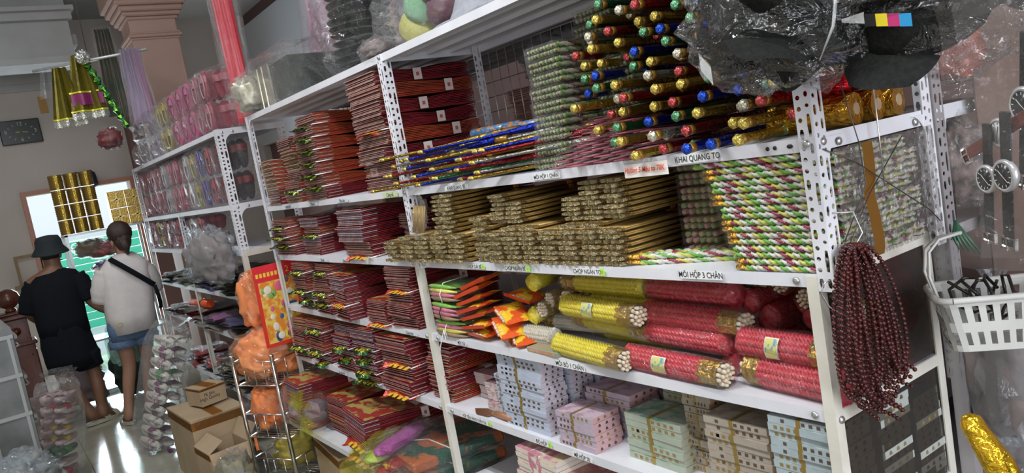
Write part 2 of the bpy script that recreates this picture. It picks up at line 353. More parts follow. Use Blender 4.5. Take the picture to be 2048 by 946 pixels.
# small round and oval holes of the A lip near its ends
b = MB()
for x in (-0.02, -0.052, -0.068):
    T = Matrix.Translation((x, 0.0015, ZA + 0.013)) @ Matrix.Rotation(PI / 2, 4, 'X'); b.lathe([(0.004, 0), (0.004, 0.0008)], 10, 0, T, sx=1.6 if x == -0.02 else 1)
b.obj('lip_hole', INK, R1)
# square wire grid at the back of both bays
b = MB()
for x0, x1, z0, z1 in ((X1 + 0.02, -0.02, ZA + 0.03, ZT - 0.01), (X2 + 0.02, X1 - 0.02, ZA + 0.03, ZT - 0.01)):
    n = int((x1 - x0) / 0.052)
    for k in range(n + 1): x = x0 + (x1 - x0) * k / n; b.rod((x, D + 0.006, z0), (x, D + 0.006, z1), 0.0016, 5)
    for k in range(9): z = z0 + (z1 - z0) * k / 8; b.rod((x0, D + 0.009, z), (x1, D + 0.009, z), 0.0016, 5)
b.obj('wire_grid', STEEL, R1)
# shelf labels with their lettering
lip_label(R1, 'KHAI QUANG BÉ', -1.20, ZA + 0.010, 0.14, 0.015); lip_label(R1, 'MÔI HỘP 1 CHÂN', -0.745, ZA + 0.012, 0.115, 0.015, size=0.0125)
lip_label(R1, 'KHAI QUANG TO', -0.236, ZA + 0.013, 0.105, 0.020, size=0.0145)
b = MB(); b.grid(lambda u, v: (-0.452 + 0.135 * u, -0.0045 - 0.004 * math.sin(u * 3) * (1 - v), ZA - 0.014 + 0.030 * v), 6, 3, 0)
l = b.obj('handwritten_note', mat('note_paper', (0.86, 0.82, 0.76), 0.6), R1)
text('lettering', 'Hướng 5 Màu to 70K', 0.0165, mat('red_pen', (0.75, 0.10, 0.04), 0.6), l, (-0.385, -0.0095, ZA + 0.002), (PI / 2, 0, 0), shear=0.25, sx=0.85, thick=0.0004)
b = MB(); b.box(-0.47, -0.26, -0.0022, -0.0016, ZA + 0.002, ZA + 0.027); b.obj('clear_tape', CLEAR, R1)
lip_label(R1, 'CHÓP DÀI BÉ', -1.18, ZB + 0.012, 0.085, 0.015, num='12'); lip_label(R1, 'CHÓP NGẮN BÉ', -0.96, ZB + 0.012, 0.11, 0.016, num='11')
lip_label(R1, 'CHÓP NGẮN TO', -0.645, ZB + 0.012, 0.10, 0.017, num='12'); lip_label(R1, 'MÔI HỘP 3 CHÂN', -0.275, ZB + 0.016, 0.115, 0.0185, size=0.0145)
lip_label(R1, 'MÔI TÚI', -1.35, ZC + 0.013, 0.06, 0.013, paper=WHITE, size=0.012); lip_label(R1, 'MÔI BÓ 1 CHÂN', -0.785, ZC + 0.012, 0.125, 0.019, size=0.0155)
lip_label(R1, 'HỘP TIỀN VÀNG THẦN TÀI', -1.36, ZD + 0.013, 0.17, 0.014, num='6', size=0.0115); lip_label(R1, 'ĐÔ HỘP', -0.985, ZD + 0.013, 0.065, 0.016, num='5'); lip_label(R1, 'MÊ HỘP 50', -0.80, ZD + 0.012, 0.085, 0.015)
GREYL = mat('bluish_label', (0.66, 0.72, 0.76), 0.6)
for s, x, z in (('THÀNH ĐẠO', -2.75, ZA), ('Thần tài', -2.43, ZA), ('Thần Linh', -2.10, ZA), ('Tân gia', -2.45, ZB), ('Khai chương', -2.18, ZB), ('Phật tổ', -2.28, ZC), ('Quan âm', -2.00, ZC), ('Cúng tròn', -1.72, ZC), ('Sao giải hạn', -2.5, ZD), ('Động thổ', -2.1, ZD)):
    lip_label(R1, s, x, z + 0.011, 0.12, 0.014, paper=GREYL)
lip_label(R1, 'Cúng xả', -1.66, ZA + 0.012, 0.12, 0.018, paper=mat('lime_label', (0.60, 0.70, 0.40), 0.6), size=0.015)
# ---------------------------------------------------------------- the farther rack
F0, F1 = -3.70, -6.55
R2 = thing('storage_rack', 'farther white slotted-angle rack of slippers beside the woman in white', 'shelving', (0, 0, 0))
Z2 = [0.30, 0.70, 0.98, 1.26, 1.53, 1.96]
for zz in Z2: shelf(R2, F1, F0, 0.0, D, zz, 0.028)
for x, sx in ((F0, -1), (F1, 1)):
    for y, sy in ((-0.003, 1), (D, -1)):
        slotted_post(R2, x, y, 1.26, 1.99, sx, sy, 0.045 if sx < 0 else 0.035); plain_post(R2, x, y, 0, 1.28, sx, sy, 0.03)
for x in (-5.15,):
    slotted_post(R2, x, -0.003, 1.26, 1.555, 1, 1, 0.04); plain_post(R2, x, -0.003, 0, 1.28, 1, 1, 0.035)
for zz in (1.96, 1.53, 1.26):
    b = MB(); b.box(F0 - 0.002, F0 + 0.001, 0.0, D, zz - 0.005, zz + 0.03); b.obj('side_rail', WHITE if zz > 1.3 else CREAM, R2)
for zz in (1.96, 1.53): gusset(R2, F0 + 0.002, 0.04, zz, 0.06, 0.06, 'y'); bolt(R2, F0 + 0.004, 0.03, zz + 0.01, 'x'); bolt(R2, F0 + 0.004, 0.09, zz + 0.01, 'x')
# ---------------------------------------------------------------- the rack standing back to back with the first, behind
R3 = thing('storage_rack', 'slotted-angle rack in shade-darkened enamel standing back to back behind the near rack end', 'shelving', (0, 0, 0))
SHADEM = mat('shade_enamel', (0.36, 0.34, 0.35), 0.4, 0.2)  # darker copy of the rack enamel, shade put into the colour
slotted_post(R3, 0.036, D + 0.012, ZB - 0.3, 2.15, -1, 1, 0.036, SHADEM); slotted_post(R3, 0.036, 0.80, ZB - 0.3, 2.15, -1, -1, 0.036, SHADEM)
for zz in (ZA, ZB, ZC): shelf(R3, -3.0, 0.03, D + 0.016, 0.80, zz, LH, SHADEM)
shelf(R3, -3.0, 0.03, D + 0.016, 0.80, ZT, LH, SHADEM)
for x in (X1, -3.0): plain_post(R3, x, 0.80, 0, 2.1, 1, -1, 0.03, SHADEM)
plain_post(R3, 0.036, 0.80, 0, ZB, -1, -1, 0.03, SHADEM); plain_post(R3, 0.036, D + 0.012, 0, ZB, -1, 1, 0.03, SHADEM)
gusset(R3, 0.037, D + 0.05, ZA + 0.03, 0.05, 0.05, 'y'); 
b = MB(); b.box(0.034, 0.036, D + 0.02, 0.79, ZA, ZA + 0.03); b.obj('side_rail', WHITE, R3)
# wall pier at the right edge of the photo
# ================================================================ goods on the near rack
EDGE = mat('packet_edge', (0.42, 0.27, 0.23), 0.75, c2=(0.30, 0.15, 0.13), nscale=60)
EDGEB = mat('packet_edge_blue', (0.40, 0.36, 0.42), 0.75, c2=(0.34, 0.17, 0.16), nscale=60)
EDGET = mat('packet_edge_tan', (0.50, 0.35, 0.24), 0.75, c2=(0.38, 0.24, 0.16), nscale=60)
REDS = mat('red_paper', (0.27, 0.018, 0.028), 0.40, c2=(0.13, 0.010, 0.014), nscale=40, stretch=(1, 0.15, 1))
REDO = mat('orange_red_paper', (0.42, 0.05, 0.025), 0.42, c2=(0.24, 0.05, 0.015), nscale=40, stretch=(1, 0.15, 1))
COVER = mat('printed_cover', (0.33, 0.03, 0.025), 0.35, c2=(0.42, 0.30, 0.08), nscale=22, low=0.47, high=0.53)
BAND = mat('paper_band', (0.72, 0.64, 0.60), 0.6)
STAMP = mat('red_stamp', (0.55, 0.10, 0.08), 0.6)
GREENF = foil('green_gold_foil', (0.05, 0.16, 0.03)); MATS['green_gold_foil'] = GREENF
GFOIL = mat('green_print_foil', (0.02, 0.085, 0.02), 0.22, 0.6, c2=(0.38, 0.40, 0.05), nscale=30, low=0.55, high=0.62, bump=0.5, bscale=60)
RFOIL = mat('red_print_foil', (0.50, 0.04, 0.02), 0.3, 0.3, c2=(0.75, 0.45, 0.03), nscale=26, low=0.56, high=0.62, bump=0.4, bscale=60)
YINK = mat('yellow_print', (0.80, 0.50, 0.03), 0.4)
def packet_proto(seed, edge, side, n=11, flap=None, band_y=0.22, bands=True, pinch=0.75, w=0.2, d=0.38, h=0.05):
    r = random.Random(seed)
    root = thing('packet_bundle', 'red paper packet bundle', 'packets')
    b = MB(); t = h / n
    for i in range(n):
        jx = r.uniform(-.003, .003); jy = r.uniform(-.008, .004) ; sk = r.uniform(-.006, .006); NS = 6; vs = []
        for s in range(NS + 1):
            y = s / NS * d + (jy if s == 0 else 0)
            q = 1 - (1 - pinch) * math.exp(-((y - band_y) / 0.09) ** 2) if bands else 1 - 0.06 * math.sin(y * 20 + seed)
            zz = (h / 2 + (i * t - h / 2) * q) + 0.0018 * math.sin(y * 30 + seed + i * .4) * (y / d)
            zz -= (1 - q) * h * 0.45
            zz = max(zz, 0.0004 + i * t * 0.6); tt = t * 0.62 * q
            hw = w / 2 - (0.004 if s == 0 else 0)
            for xx, z2 in ((-hw + jx + sk * s / NS, zz), (hw + jx + sk * s / NS, zz), (hw + jx + sk * s / NS, zz + tt), (-hw + jx + sk * s / NS, zz + tt)): vs.append((xx, y, z2))
        fs = [(3, 2, 1, 0)]; ms = [0]
        for s in range(NS):
            for k in range(4): fs.append((s * 4 + k, s * 4 + (k + 1) % 4, s * 4 + 4 + (k + 1) % 4, s * 4 + 4 + k)); ms.append((0 if (i + k) % 3 == 0 else 1) if s == 0 and k in (1, 3) else 1)
        fs.append((NS * 4, NS * 4 + 1, NS * 4 + 2, NS * 4 + 3)); ms.append(1)
        b.add(vs, fs, ms)
    o = b.obj('packet_sheets', [edge, side], root); o['kind'] = 'stuff'
    zt = lambda y: h * (1 - (1 - pinch) * math.exp(-((y - band_y) / 0.09) ** 2) * 1.05) if bands else h
    b = MB(); b.grid(lambda u, v: ((u - .5) * w * .98, 0.002 + v * d * .97, zt(v * d) + 0.0012 + 0.001 * math.sin(u * 9 + v * 7)), 4, 8); b.obj('printed_cover', COVER, root)
    if bands:
        zz = zt(band_y) + 0.002; b = MB()
        pr = [(-w / 2 - .009, 0.002), (-w / 2 - .009, zz), (w / 2 + .009, zz), (w / 2 + .009, 0.002)]
        vs = [(x, band_y + dy, z) for dy in (-.017, .017) for x, z in pr]; b.add(vs, [(0, 1, 5, 4), (1, 2, 6, 5), (2, 3, 7, 6)])
        o = b.obj('paper_band', BAND, root)
        b = MB(); b.add([(w / 2 + .0096, band_y + a, zz * q) for a, q in ((-.006, .35), (.006, .35), (.006, .65), (-.006, .65))], [(0, 1, 2, 3)]); b.obj('stamp', STAMP, o)
    if flap:
        sx = r.uniform(-.03, .03); ww = w * r.uniform(.5, .95)
        b = MB(); b.grid(lambda u, v: (sx + (u - .5) * ww + 0.004 * math.sin(v * 6 + seed), 0.03 - v * (0.058 + 0.03 * math.sin(u * 3 + seed)), 0.004 + h * .1 - 0.016 * v * v + 0.005 * math.sin(u * 11 + seed * 2) * v + 0.004 * math.sin(v * 13 + u * 5)), 8, 5, 0, smooth=False)
        f = b.obj('foil_flap', GFOIL if flap == 'g' else RFOIL, root)
        b = MB()
        for k in range(4):
            x = sx - ww * .32 + k * ww * .2
            b.add([(x, -.015, h * .1 - .0015), (x + ww * .12, -.015, h * .1 - .0015), (x + ww * .12, -.035, h * .1 - .006), (x, -.035, h * .1 - .006)], [(0, 1, 2, 3)])
        b.obj('print_mark', YINK, f)['kind'] = 'stuff'
        b = MB(); b.tube([(w * .40, -.012, h * .06), (w * .53, -.018, h * .05), (w * .53, .05, h * .1)], 0.0022, 5); b.obj('white_tie', PAPER, root)
    return root
PK = dict(g=packet_proto(1, EDGE, REDO, 11, 'g'), r=packet_proto(2, EDGE, REDS, 11, 'r'), b=packet_proto(3, EDGEB, REDS, 10, None, band_y=.26), n=packet_proto(4, EDGE, REDS, 13, None, bands=False),
          t=packet_proto(5, EDGET, REDO, 12, None, bands=False, d=.34), bg=packet_proto(6, EDGEB, REDS, 10, 'g', band_y=.2), c=packet_proto(7, EDGE, REDS, 9, None, band_y=.16, pinch=.8), c2=packet_proto(8, EDGE, REDO, 9, None, band_y=.27, pinch=.82))
def pstack(x, y, z, w, seq, where, group, h=0.05, rz=0.0, jit=0.012):
    n = len(seq)
    for i, k in enumerate(seq):
        a = rz + rnd.uniform(-.05, .05)
        lab = f'{"green-flapped" if k in ("g", "bg") else "red-flapped" if k == "r" else "tan-ended" if k == "t" else "white-banded" if k in ("c", "c2", "b") else "plain"} red packet bundle, {nth(i, n)} of {where}'
        place(PK[k], (x + rnd.uniform(-jit, jit), y + rnd.uniform(-.01, .015), z), (0, 0, a), lab, group, (w / 0.2, 1, h / 0.05))
        z += h * 1.01
zs = lambda z: z + LH + 0.0005
G = 'red packet bundles on the shelf under the top'
pstack(-2.93, 0.0, zs(ZA), .19, ['n', 't', 't'], 'stack beside far post on upper packet shelf', G, .072)
pstack(-2.68, 0.02, zs(ZA), .20, ['t', 'g', 'n', 't', 't', 'n'], 'second stack from far post on upper packet shelf', G, .049)
pstack(-2.36, 0.0, zs(ZA), .23, ['n', 'g', 'g', 'g', 'g', 'g', 'g'], 'tall stack in middle of upper packet shelf', G, .051)
pstack(-1.73, 0.0, zs(ZA), .25, ['c', 'c2', 'c', 'c2', 'r', 'c', 'c2', 'c'], 'tall stack behind the middle post', G, .052, jit=.016)
G = 'red packet bundles on the shelf at middle-post height'
pstack(-2.95, 0.0, zs(ZB), .26, ['n', 'g', 'g', 'g'], 'stack beside far post two shelves below the top', G, .044)
pstack(-2.62, 0.03, zs(ZB), .22, ['n', 'b', 'g', 'b'], 'second stack from far post two shelves below top', G, .043)
pstack(-2.08, 0.0, zs(ZB), .28, ['r', 'b', 'b'], 'stack by the gold incense two shelves below top', G, .065)
pstack(-1.73, 0.10, zs(ZB), .22, ['n', 'bg', 'n'], 'stack behind gold incense beside middle post', G, .05)
G = 'red packet bundles on the third packet shelf'
pstack(-2.78, 0.0, zs(ZC), .20, ['n', 'bg', 'g', 'n', 'g'], 'leftmost stack on third packet shelf', G, .045)
pstack(-2.52, 0.0, zs(ZC), .20, ['n', 'g', 'g', 'n', 'g'], 'second stack on third packet shelf', G, .045)
pstack(-2.27, -0.02, zs(ZC), .19, ['n', 'r', 'b'], 'leaning stack in middle of third packet shelf', G, .062, rz=-.10)
pstack(-1.97, 0.0, zs(ZC), .17, ['r', 'n'], 'low stack in middle of third packet shelf', G, .045)
pstack(-1.76, 0.0, zs(ZC), .20, ['n', 'n', 'n', 'r', 'n'], 'tall stack by middle post on third packet shelf', G, .046)
G = 'red packet bundles on the fourth packet shelf'
pstack(-2.98, 0.0, zs(ZD), .17, ['n', 'g', 'n', 't'], 'leftmost stack on fourth packet shelf', G, .05, rz=.06)
pstack(-2.75, 0.0, zs(ZD), .20, ['bg', 'g', 'n', 'g'], 'second stack on fourth packet shelf', G, .052)
pstack(-2.47, 0.02, zs(ZD), .19, ['n', 'bg', 'bg', 'b'], 'third stack on fourth packet shelf', G, .052)
pstack(-2.17, -0.01, zs(ZD), .22, ['g', 'bg', 'bg', 'bg', 'b'], 'blue-edged stack on fourth packet shelf', G, .045)
pstack(-1.87, -0.015, zs(ZD), .25, ['r', 'n', 'r', 'c'], 'thick stack by middle post on fourth packet shelf', G, .055)
pstack(-1.60, 0.03, zs(ZD), .16, ['c2', 'c', 'c2', 'c'], 'banded stack behind lower middle post', G, .052, jit=.02)
G = 'red packet bundles on the lowest long shelf'
pstack(-2.93, -0.12, zs(ZE), .24, ['t', 'n', 't', 'b'], 'far stack on lowest shelf behind yellow bag', G, .055)
pstack(-2.60, -0.02, zs(ZE), .24, ['n', 't', 'n', 'n'], 'second stack on lowest shelf', G, .04)
pstack(-2.22, -0.10, zs(ZE), .30, ['r', 'r', 'b'], 'wide stack with red printed covers on lowest shelf', G, .062, rz=-.12)
# ---------------------------------------------------------------- gold incense packs
GOLD = mat('gold_incense', (0.50, 0.32, 0.09), 0.38, 0.35, c2=(0.28, 0.17, 0.05), nscale=30, stretch=(8, 0.4, 1))
CELLO = film('cellophane', tint=(0.97, 0.95, 0.88), gloss=0.16, rough=0.12, haze=0.08, hazec=(0.62, 0.56, 0.42), bump=0.8, bscale=50, spike=0.8)
ORC = mat('orange_collar', (0.70, 0.12, 0.01), 0.4, c2=(0.80, 0.35, 0.03), nscale=60, low=.45, high=.55)
PKT = mat('pink_tip', (0.75, 0.12, 0.15), 0.5)
RODS = mat('incense_rods', (0.33, 0.19, 0.09), 0.6)
def incense_proto(seed, w=.074, d=.34, h=.0145):
    r = random.Random(seed); root = thing('incense_pack', 'gold incense pack', 'incense')
    b = MB(); n = 11
    for i in range(n):
        x = (i + .5) / n * w * .88 - w * .44; rr = w * .04
        hh = h * .42 * (1 - (2 * abs(x) / w) ** 2 * .5)
        for s in (-1, 1): b.tube([(x, .012 + r.uniform(0, .006), h / 2 + s * hh * .55), (x + r.uniform(-.001, .001), d * .70, h / 2 + s * hh * .5)], rr, 5, 0, flat=1.0)
    b.obj('incense_sticks', GOLD, root)['kind'] = 'stuff'
    b = MB(); b.box(-w * .46, w * .46, d * .70, d * .76, .001, h * .97, b=.002); b.obj('orange_collar', ORC, root)
    b = MB(); b.box(-w * .42, w * .42, d * .76, d * .93, .002, h * .8, b=.002); b.obj('bare_rods', RODS, root)
    b = MB(); b.box(-w * .43, w * .43, d * .93, d * .945, .0015, h * .85, b=.001); b.obj('pink_tie', PKT, root)
    prof = lambda u, q: ((-w / 2 * q + w * q * u), h * .5 * math.sin(PI * min(max(u, .0), 1.)) ** .45)
    b = MB(); NS = 12
    ys = [-.012, -.004, .006, .016, d * .3, d * .6, d]
    for side in (1, -1):
        vs = []; 
        for k, y in enumerate(ys):
            op = [1.0, .92, 1.05, 1.05, 1.02, 1.02, 1.0][k]; q = [1.06, 1.0, .98, 1, 1, 1, 1][k]
            for j in range(NS + 1):
                x, z = prof(j / NS, q); vs.append((x, y + (.005 * math.sin(j * 1.7 + seed) if k == 0 else 0), max(h / 2 + side * z * op * (1.02 if k else .9) + (r.uniform(-.0012, .0012) if k < 3 else 0), 0)))
        fs = [(k * (NS + 1) + j, k * (NS + 1) + j + 1, (k + 1) * (NS + 1) + j + 1, (k + 1) * (NS + 1) + j) for k in range(len(ys) - 1) for j in range(NS)]
        b.add(vs, fs, 0, None, False)
    b.obj('cellophane_sleeve', CELLO, root)
    b = MB(); vs = []
    for k in range(NS + 1): x, z = prof(k / NS, 1.06); vs += [(x, -.010 + .005 * math.sin(k * 1.7 + seed), max(h / 2 - z * .9, 0)), (x, -.010 + .005 * math.sin(k * 1.7 + seed), h / 2 + z * .9)]
    b.add(vs, [(2 * k, 2 * k + 1, 2 * k + 3, 2 * k + 2) for k in range(NS)]); b.obj('crimped_end', mat('crimp_film', (0.24, 0.18, 0.08), 0.22, 0.5, c2=(.40, .33, .18), nscale=90, bump=1.0, bscale=150), root)
    return root
IC = [incense_proto(s) for s in (1, 2, 3)]
def istack(x, y, z, n, where, h=.0155, w=.074, rz=0.0, kx=1.0):
    for i in range(n):
        place(IC[rnd.randrange(3)], (x + rnd.uniform(-.004, .004), y + rnd.uniform(-.010, .006), z), (rnd.uniform(-.01, .01), 0, rz + rnd.uniform(-.03, .03)),
              f'gold incense pack, {nth(i, n)} of {where}', 'gold incense packs', (w / .074, 1, h / .0145 * .98))
        z += h
zb = zs(ZB)
for k, x in enumerate((-1.655, -1.54, -1.43, -1.33, -1.235)): istack(x, -.03 + .004 * k, zb, [5, 6, 6, 6, 6][k], f'low {ORD[k]} column from left, longer incense', .0155, .10)
istack(-1.30, .0, zb + .094, 9, 'upper stack with a round gold seal', .0138, .13)
istack(-1.13, .02, zb, 9, 'column at the end of the longer incense', .0155, .08)
for k, (x, n) in enumerate(((-1.035, 14), (-.955, 13), (-.875, 8), (-.79, 7), (-.705, 13), (-.625, 16), (-.545, 15))):
    istack(x, .0 + .003 * k, zb, [7, 8, 8, 7, 8, 8, 7][k], f'lower part of the {ORD[k]} short incense column', .0135, .078)
    if n > 9: istack(x + .005, .03 + (.01 if k > 3 else 0), zb + .112, n - [7, 8, 8, 7, 8, 8, 7][k], f'upper part of the {ORD[k]} short incense column', .0125, .078)
t = thing('incense_pack', 'upright crumpled clear pack of gold incense leaning by the middle post', 'incense', (-1.44, -.03, zb + .10), (1.35, .1, .25))
b = MB()
for k in range(8): b.rod((-.025 + k * .007, 0, .005), (-.025 + k * .007, .09, .005), .003, 5)
b.obj('incense_sticks', GOLD, t)['kind'] = 'stuff'
b = MB(); b.blob((0, .05, .006), (.035, .065, .012), 3, .3, 3, 14, 10); b.obj('cellophane_sleeve', CRISP, t)
b = MB(); b.lathe([(.02, 0), (.02, .0008)], 18, 0, Matrix.Translation((-1.275, .10, zb + .094 + 9 * .0138 + .001)), sx=1.3)
tag(b.obj('gold_seal', mat('seal_print', (0.75, .35, .03), .35, .3, c2=(.6, .06, .02), nscale=90)), 'round gold and red seal on top incense pack', 'seal')
# ---------------------------------------------------------------- twisted candles: helical lumps, coloured strand by strand
CW = mat('candle_white', (0.66, 0.65, 0.58), 0.4); CG = mat('candle_green', (0.15, 0.42, 0.06), 0.4); CY = mat('candle_yellow', (0.60, 0.58, 0.10), 0.4); CR = mat('candle_maroon', (0.33, 0.03, 0.08), 0.4)
FOILG = mat('gold_foil_paper', (0.85, 0.48, 0.06), 0.22, 0.9, bump=0.7, bscale=120)
def twist_mesh(name, L, r, pal, turns, plies=3, n=9, segs=None, seed=0, mono=False, lump=.28):
    segs = segs or int(L / (r * .55)); vs = []; fs = []; ms = []; rr = random.Random(seed)
    for i in range(segs + 1):
        x = L * i / segs
        for j in range(n):
            a = 2 * PI * j / n; q = r * (1 + lump * math.cos(plies * (a - turns * 2 * PI * x / L)) - lump * .5)
            if i in (0, segs): q *= .75
            vs.append((x, q * math.cos(a), q * math.sin(a)))
    for i in range(segs):
        for j in range(n):
            k = (j + 1) % n; fs.append((i * n + j, i * n + k, (i + 1) * n + k, (i + 1) * n + j))
            ph = ((j + .5) / n - turns * (i + .5) / segs) * plies; st = int(math.floor(ph + .5)); cell = int(i * r * .55 / (r * 3.1))
            ms.append(0 if mono else [0, 1, 2, 0, 3, 0, 1, 2, 0, 1, 0, 2, 3, 0][(st + seed * 5) % 14])
    fs += [tuple(reversed(range(n))), tuple(segs * n + j for j in range(n))]; ms += [0, 0]
    me = bpy.data.meshes.new(name); me.from_pydata(vs, [], fs)
    for m in pal: me.materials.append(m)
    me.polygons.foreach_set('material_index', ms); me.polygons.foreach_set('use_smooth', [True] * len(fs)); me.update(); return me
PAL = [CW, CG, CY, CR]
TW = [twist_mesh('twisted_candle', .27, .0070, PAL, 4.5, 3, 9, 66, s, False, .36) for s in range(3)]
def candle_pack(seed, gold=True, rows=2, deep=4, L=.27):
    root = thing('candle_pack', 'clear pack of twisted candles', 'candles'); r = .0066; h = rows * r * 2
    for i in range(rows):
        for j in range(deep):
            link('twisted_candle', TW[(i * 2 + j + seed) % 3], root, (0.03 if gold else 0.004, r + .001 + j * r * 2, r + .001 + i * r * 2), (rnd.uniform(0, 6), 0, 0))
    if gold:
        b = MB()
        for i in range(rows):
            for j in range(deep): b.rod((-.002, r + .001 + j * r * 2, r + .001 + i * r * 2), (.032, r + .001 + j * r * 2, r + .001 + i * r * 2), r * .9, 6)
        b.obj('gold_foil_ends', FOILG, root)
    b = MB(); b.box(-.008, L + .035, -.0005, deep * r * 2 + .0025, 0, h + .002, b=.0015); b.obj('clear_box', CLEAR, root)
    return root
CP = [candle_pack(0, True), candle_pack(1, False), candle_pack(2, True)]
G = 'twisted candle packs beside the near post'
for i in range(9):
    x = -.235 + [.05, .045, .04, .03, .028, .014, .012, -.0, -.03][i]
    for q, (dy, wh) in enumerate(((.0, 'front row'), (.072, 'middle row'), (.185, 'rear row'))):
        z = zb + i * .0262
        if q and i == 8: continue
        place(CP[[0, 1, 2, 0, 1, 2, 1, 0, 1][i] if not q else i % 3], (x + (.02 if q else 0), .004 + dy, z), (0, 0, rnd.uniform(-.015, .015)), f'pack of green, white and yellow twisted candles, {nth(i, 9 if not q else 8)} in the {wh}', G, ((.018 - x - (.02 if q else 0)) / .305, 1.12 if not q else (1.9 if q == 1 else 3.3), .93))
place(CP[0], (-.515, .012, zb), (0, .01, .30), 'loose pack of twisted candles with gold ends lying askew on shelf', None, (1.15, 1.0, .95))
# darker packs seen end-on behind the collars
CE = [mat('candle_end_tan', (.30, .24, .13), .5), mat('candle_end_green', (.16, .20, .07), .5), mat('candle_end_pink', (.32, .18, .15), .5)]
def end_pack(w, d, h, nx, nz, mats, seed, cover=CLEAR):
    r = random.Random(seed); root = thing('candle_pack', 'candle pack seen end-on', 'candles')
    for i in range(nx):
        for k in range(nz):
            b = MB(); rr = min(w / nx, h / nz) / 2 * .92; x = (i + .5) / nx * w; z = rr + .001 + k * (h - 2 * rr - .002) / max(nz - 1, 1)
            m = r.randrange(len(mats)); b.tube([(x, .004 + r.uniform(0, .004), z), (x, .008, z), (x, d - .004, z)], [rr * .55, rr, rr], 7, 0); b.obj('candle', mats[m], root)
    b = MB(); b.box(0, w, 0, d, 0, h, b=.0012); b.obj('clear_box', cover, root); return root
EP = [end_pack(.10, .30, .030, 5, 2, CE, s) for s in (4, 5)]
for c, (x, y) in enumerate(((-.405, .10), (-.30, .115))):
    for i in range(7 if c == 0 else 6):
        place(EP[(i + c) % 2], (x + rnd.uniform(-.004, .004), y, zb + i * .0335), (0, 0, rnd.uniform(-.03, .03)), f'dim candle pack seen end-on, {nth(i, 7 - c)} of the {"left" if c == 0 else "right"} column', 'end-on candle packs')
# ---------------------------------------------------------------- green candle boxes on the upper shelf
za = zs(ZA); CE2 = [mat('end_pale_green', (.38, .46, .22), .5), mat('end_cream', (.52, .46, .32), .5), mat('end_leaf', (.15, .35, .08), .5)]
PALD = [mat('shaded_candle_cream', (.36, .36, .24), .45), mat('shaded_candle_green', (.10, .24, .05), .45), mat('shaded_candle_lime', (.30, .32, .08), .45), mat('shaded_candle_maroon', (.18, .05, .06), .45)]  # darkened copies of the candle colours, the shelf's dimness painted in
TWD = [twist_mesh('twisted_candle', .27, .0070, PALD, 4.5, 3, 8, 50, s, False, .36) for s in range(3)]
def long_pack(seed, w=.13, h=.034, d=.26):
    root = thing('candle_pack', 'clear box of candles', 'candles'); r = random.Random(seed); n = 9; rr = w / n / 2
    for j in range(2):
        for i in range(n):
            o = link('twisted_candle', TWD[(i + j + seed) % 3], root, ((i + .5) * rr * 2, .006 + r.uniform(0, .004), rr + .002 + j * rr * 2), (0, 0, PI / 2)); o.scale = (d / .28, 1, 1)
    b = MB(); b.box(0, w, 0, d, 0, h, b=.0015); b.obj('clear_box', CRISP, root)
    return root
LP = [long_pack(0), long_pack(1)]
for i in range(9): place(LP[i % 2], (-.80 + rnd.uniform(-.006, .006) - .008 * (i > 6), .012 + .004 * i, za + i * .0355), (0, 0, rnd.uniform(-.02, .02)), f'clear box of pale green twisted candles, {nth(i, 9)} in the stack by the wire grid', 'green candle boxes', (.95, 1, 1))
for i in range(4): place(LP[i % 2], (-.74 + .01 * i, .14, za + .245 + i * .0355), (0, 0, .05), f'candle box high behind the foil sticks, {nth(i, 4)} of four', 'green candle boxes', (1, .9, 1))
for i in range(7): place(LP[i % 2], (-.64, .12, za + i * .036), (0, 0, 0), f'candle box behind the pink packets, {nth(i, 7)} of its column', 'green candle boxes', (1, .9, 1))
# ---------------------------------------------------------------- pink packets lying tips forward
PINKI = mat('pink_incense', (.52, .16, .20), .4, c2=(.36, .08, .11), nscale=30, stretch=(6, .5, 1))
def pink_proto(s):
    root = thing('pink_pack', 'pink incense pack', 'incense'); r = random.Random(s)
    b = MB()
    for i in range(5): b.tube([(-.010 + i * .005, .0 + r.uniform(0, .012), .004), (-.014 + i * .007, .04, .0055), (-.014 + i * .007, .26, .0055)], [.0012, .0032, .0032], 5)
    b.obj('incense_sticks', PINKI, root)['kind'] = 'stuff'
    b = MB(); b.grid(lambda u, v: ((u - .5) * (.042 - .03 * (1 - min(v * 5, 1))), -.022 + v * .28, .0105 + .003 * math.sin(u * PI) - .004 * (1 - min(v * 6, 1)) + .002 * math.sin(u * 14 + s) * (1 - v)), 7, 9, smooth=False); b.obj('cellophane_sleeve', CRISP, root); return root
PI_ = [pink_proto(1), pink_proto(2)]; c = 0
for lvl, n, x0 in ((0, 8, -.70), (1, 8, -.695), (2, 7, -.67), (3, 6, -.64), (4, 5, -.60), (5, 5, -.66), (6, 4, -.63), (7, 4, -.62)):
    for i in range(n):
        place(PI_[c % 2], (x0 + i * .042 + rnd.uniform(-.006, .006), -.02 + .010 * lvl + rnd.uniform(-.015, .01), za + lvl * .0135 + .004 * (i % 2)), (-.06, 0, -.12 + rnd.uniform(-.12, .12)), f'pink incense pack with crumpled tip, {ORD[i]} from the left in the {nth(lvl, 8)} layer', 'pink incense packs'); c += 1
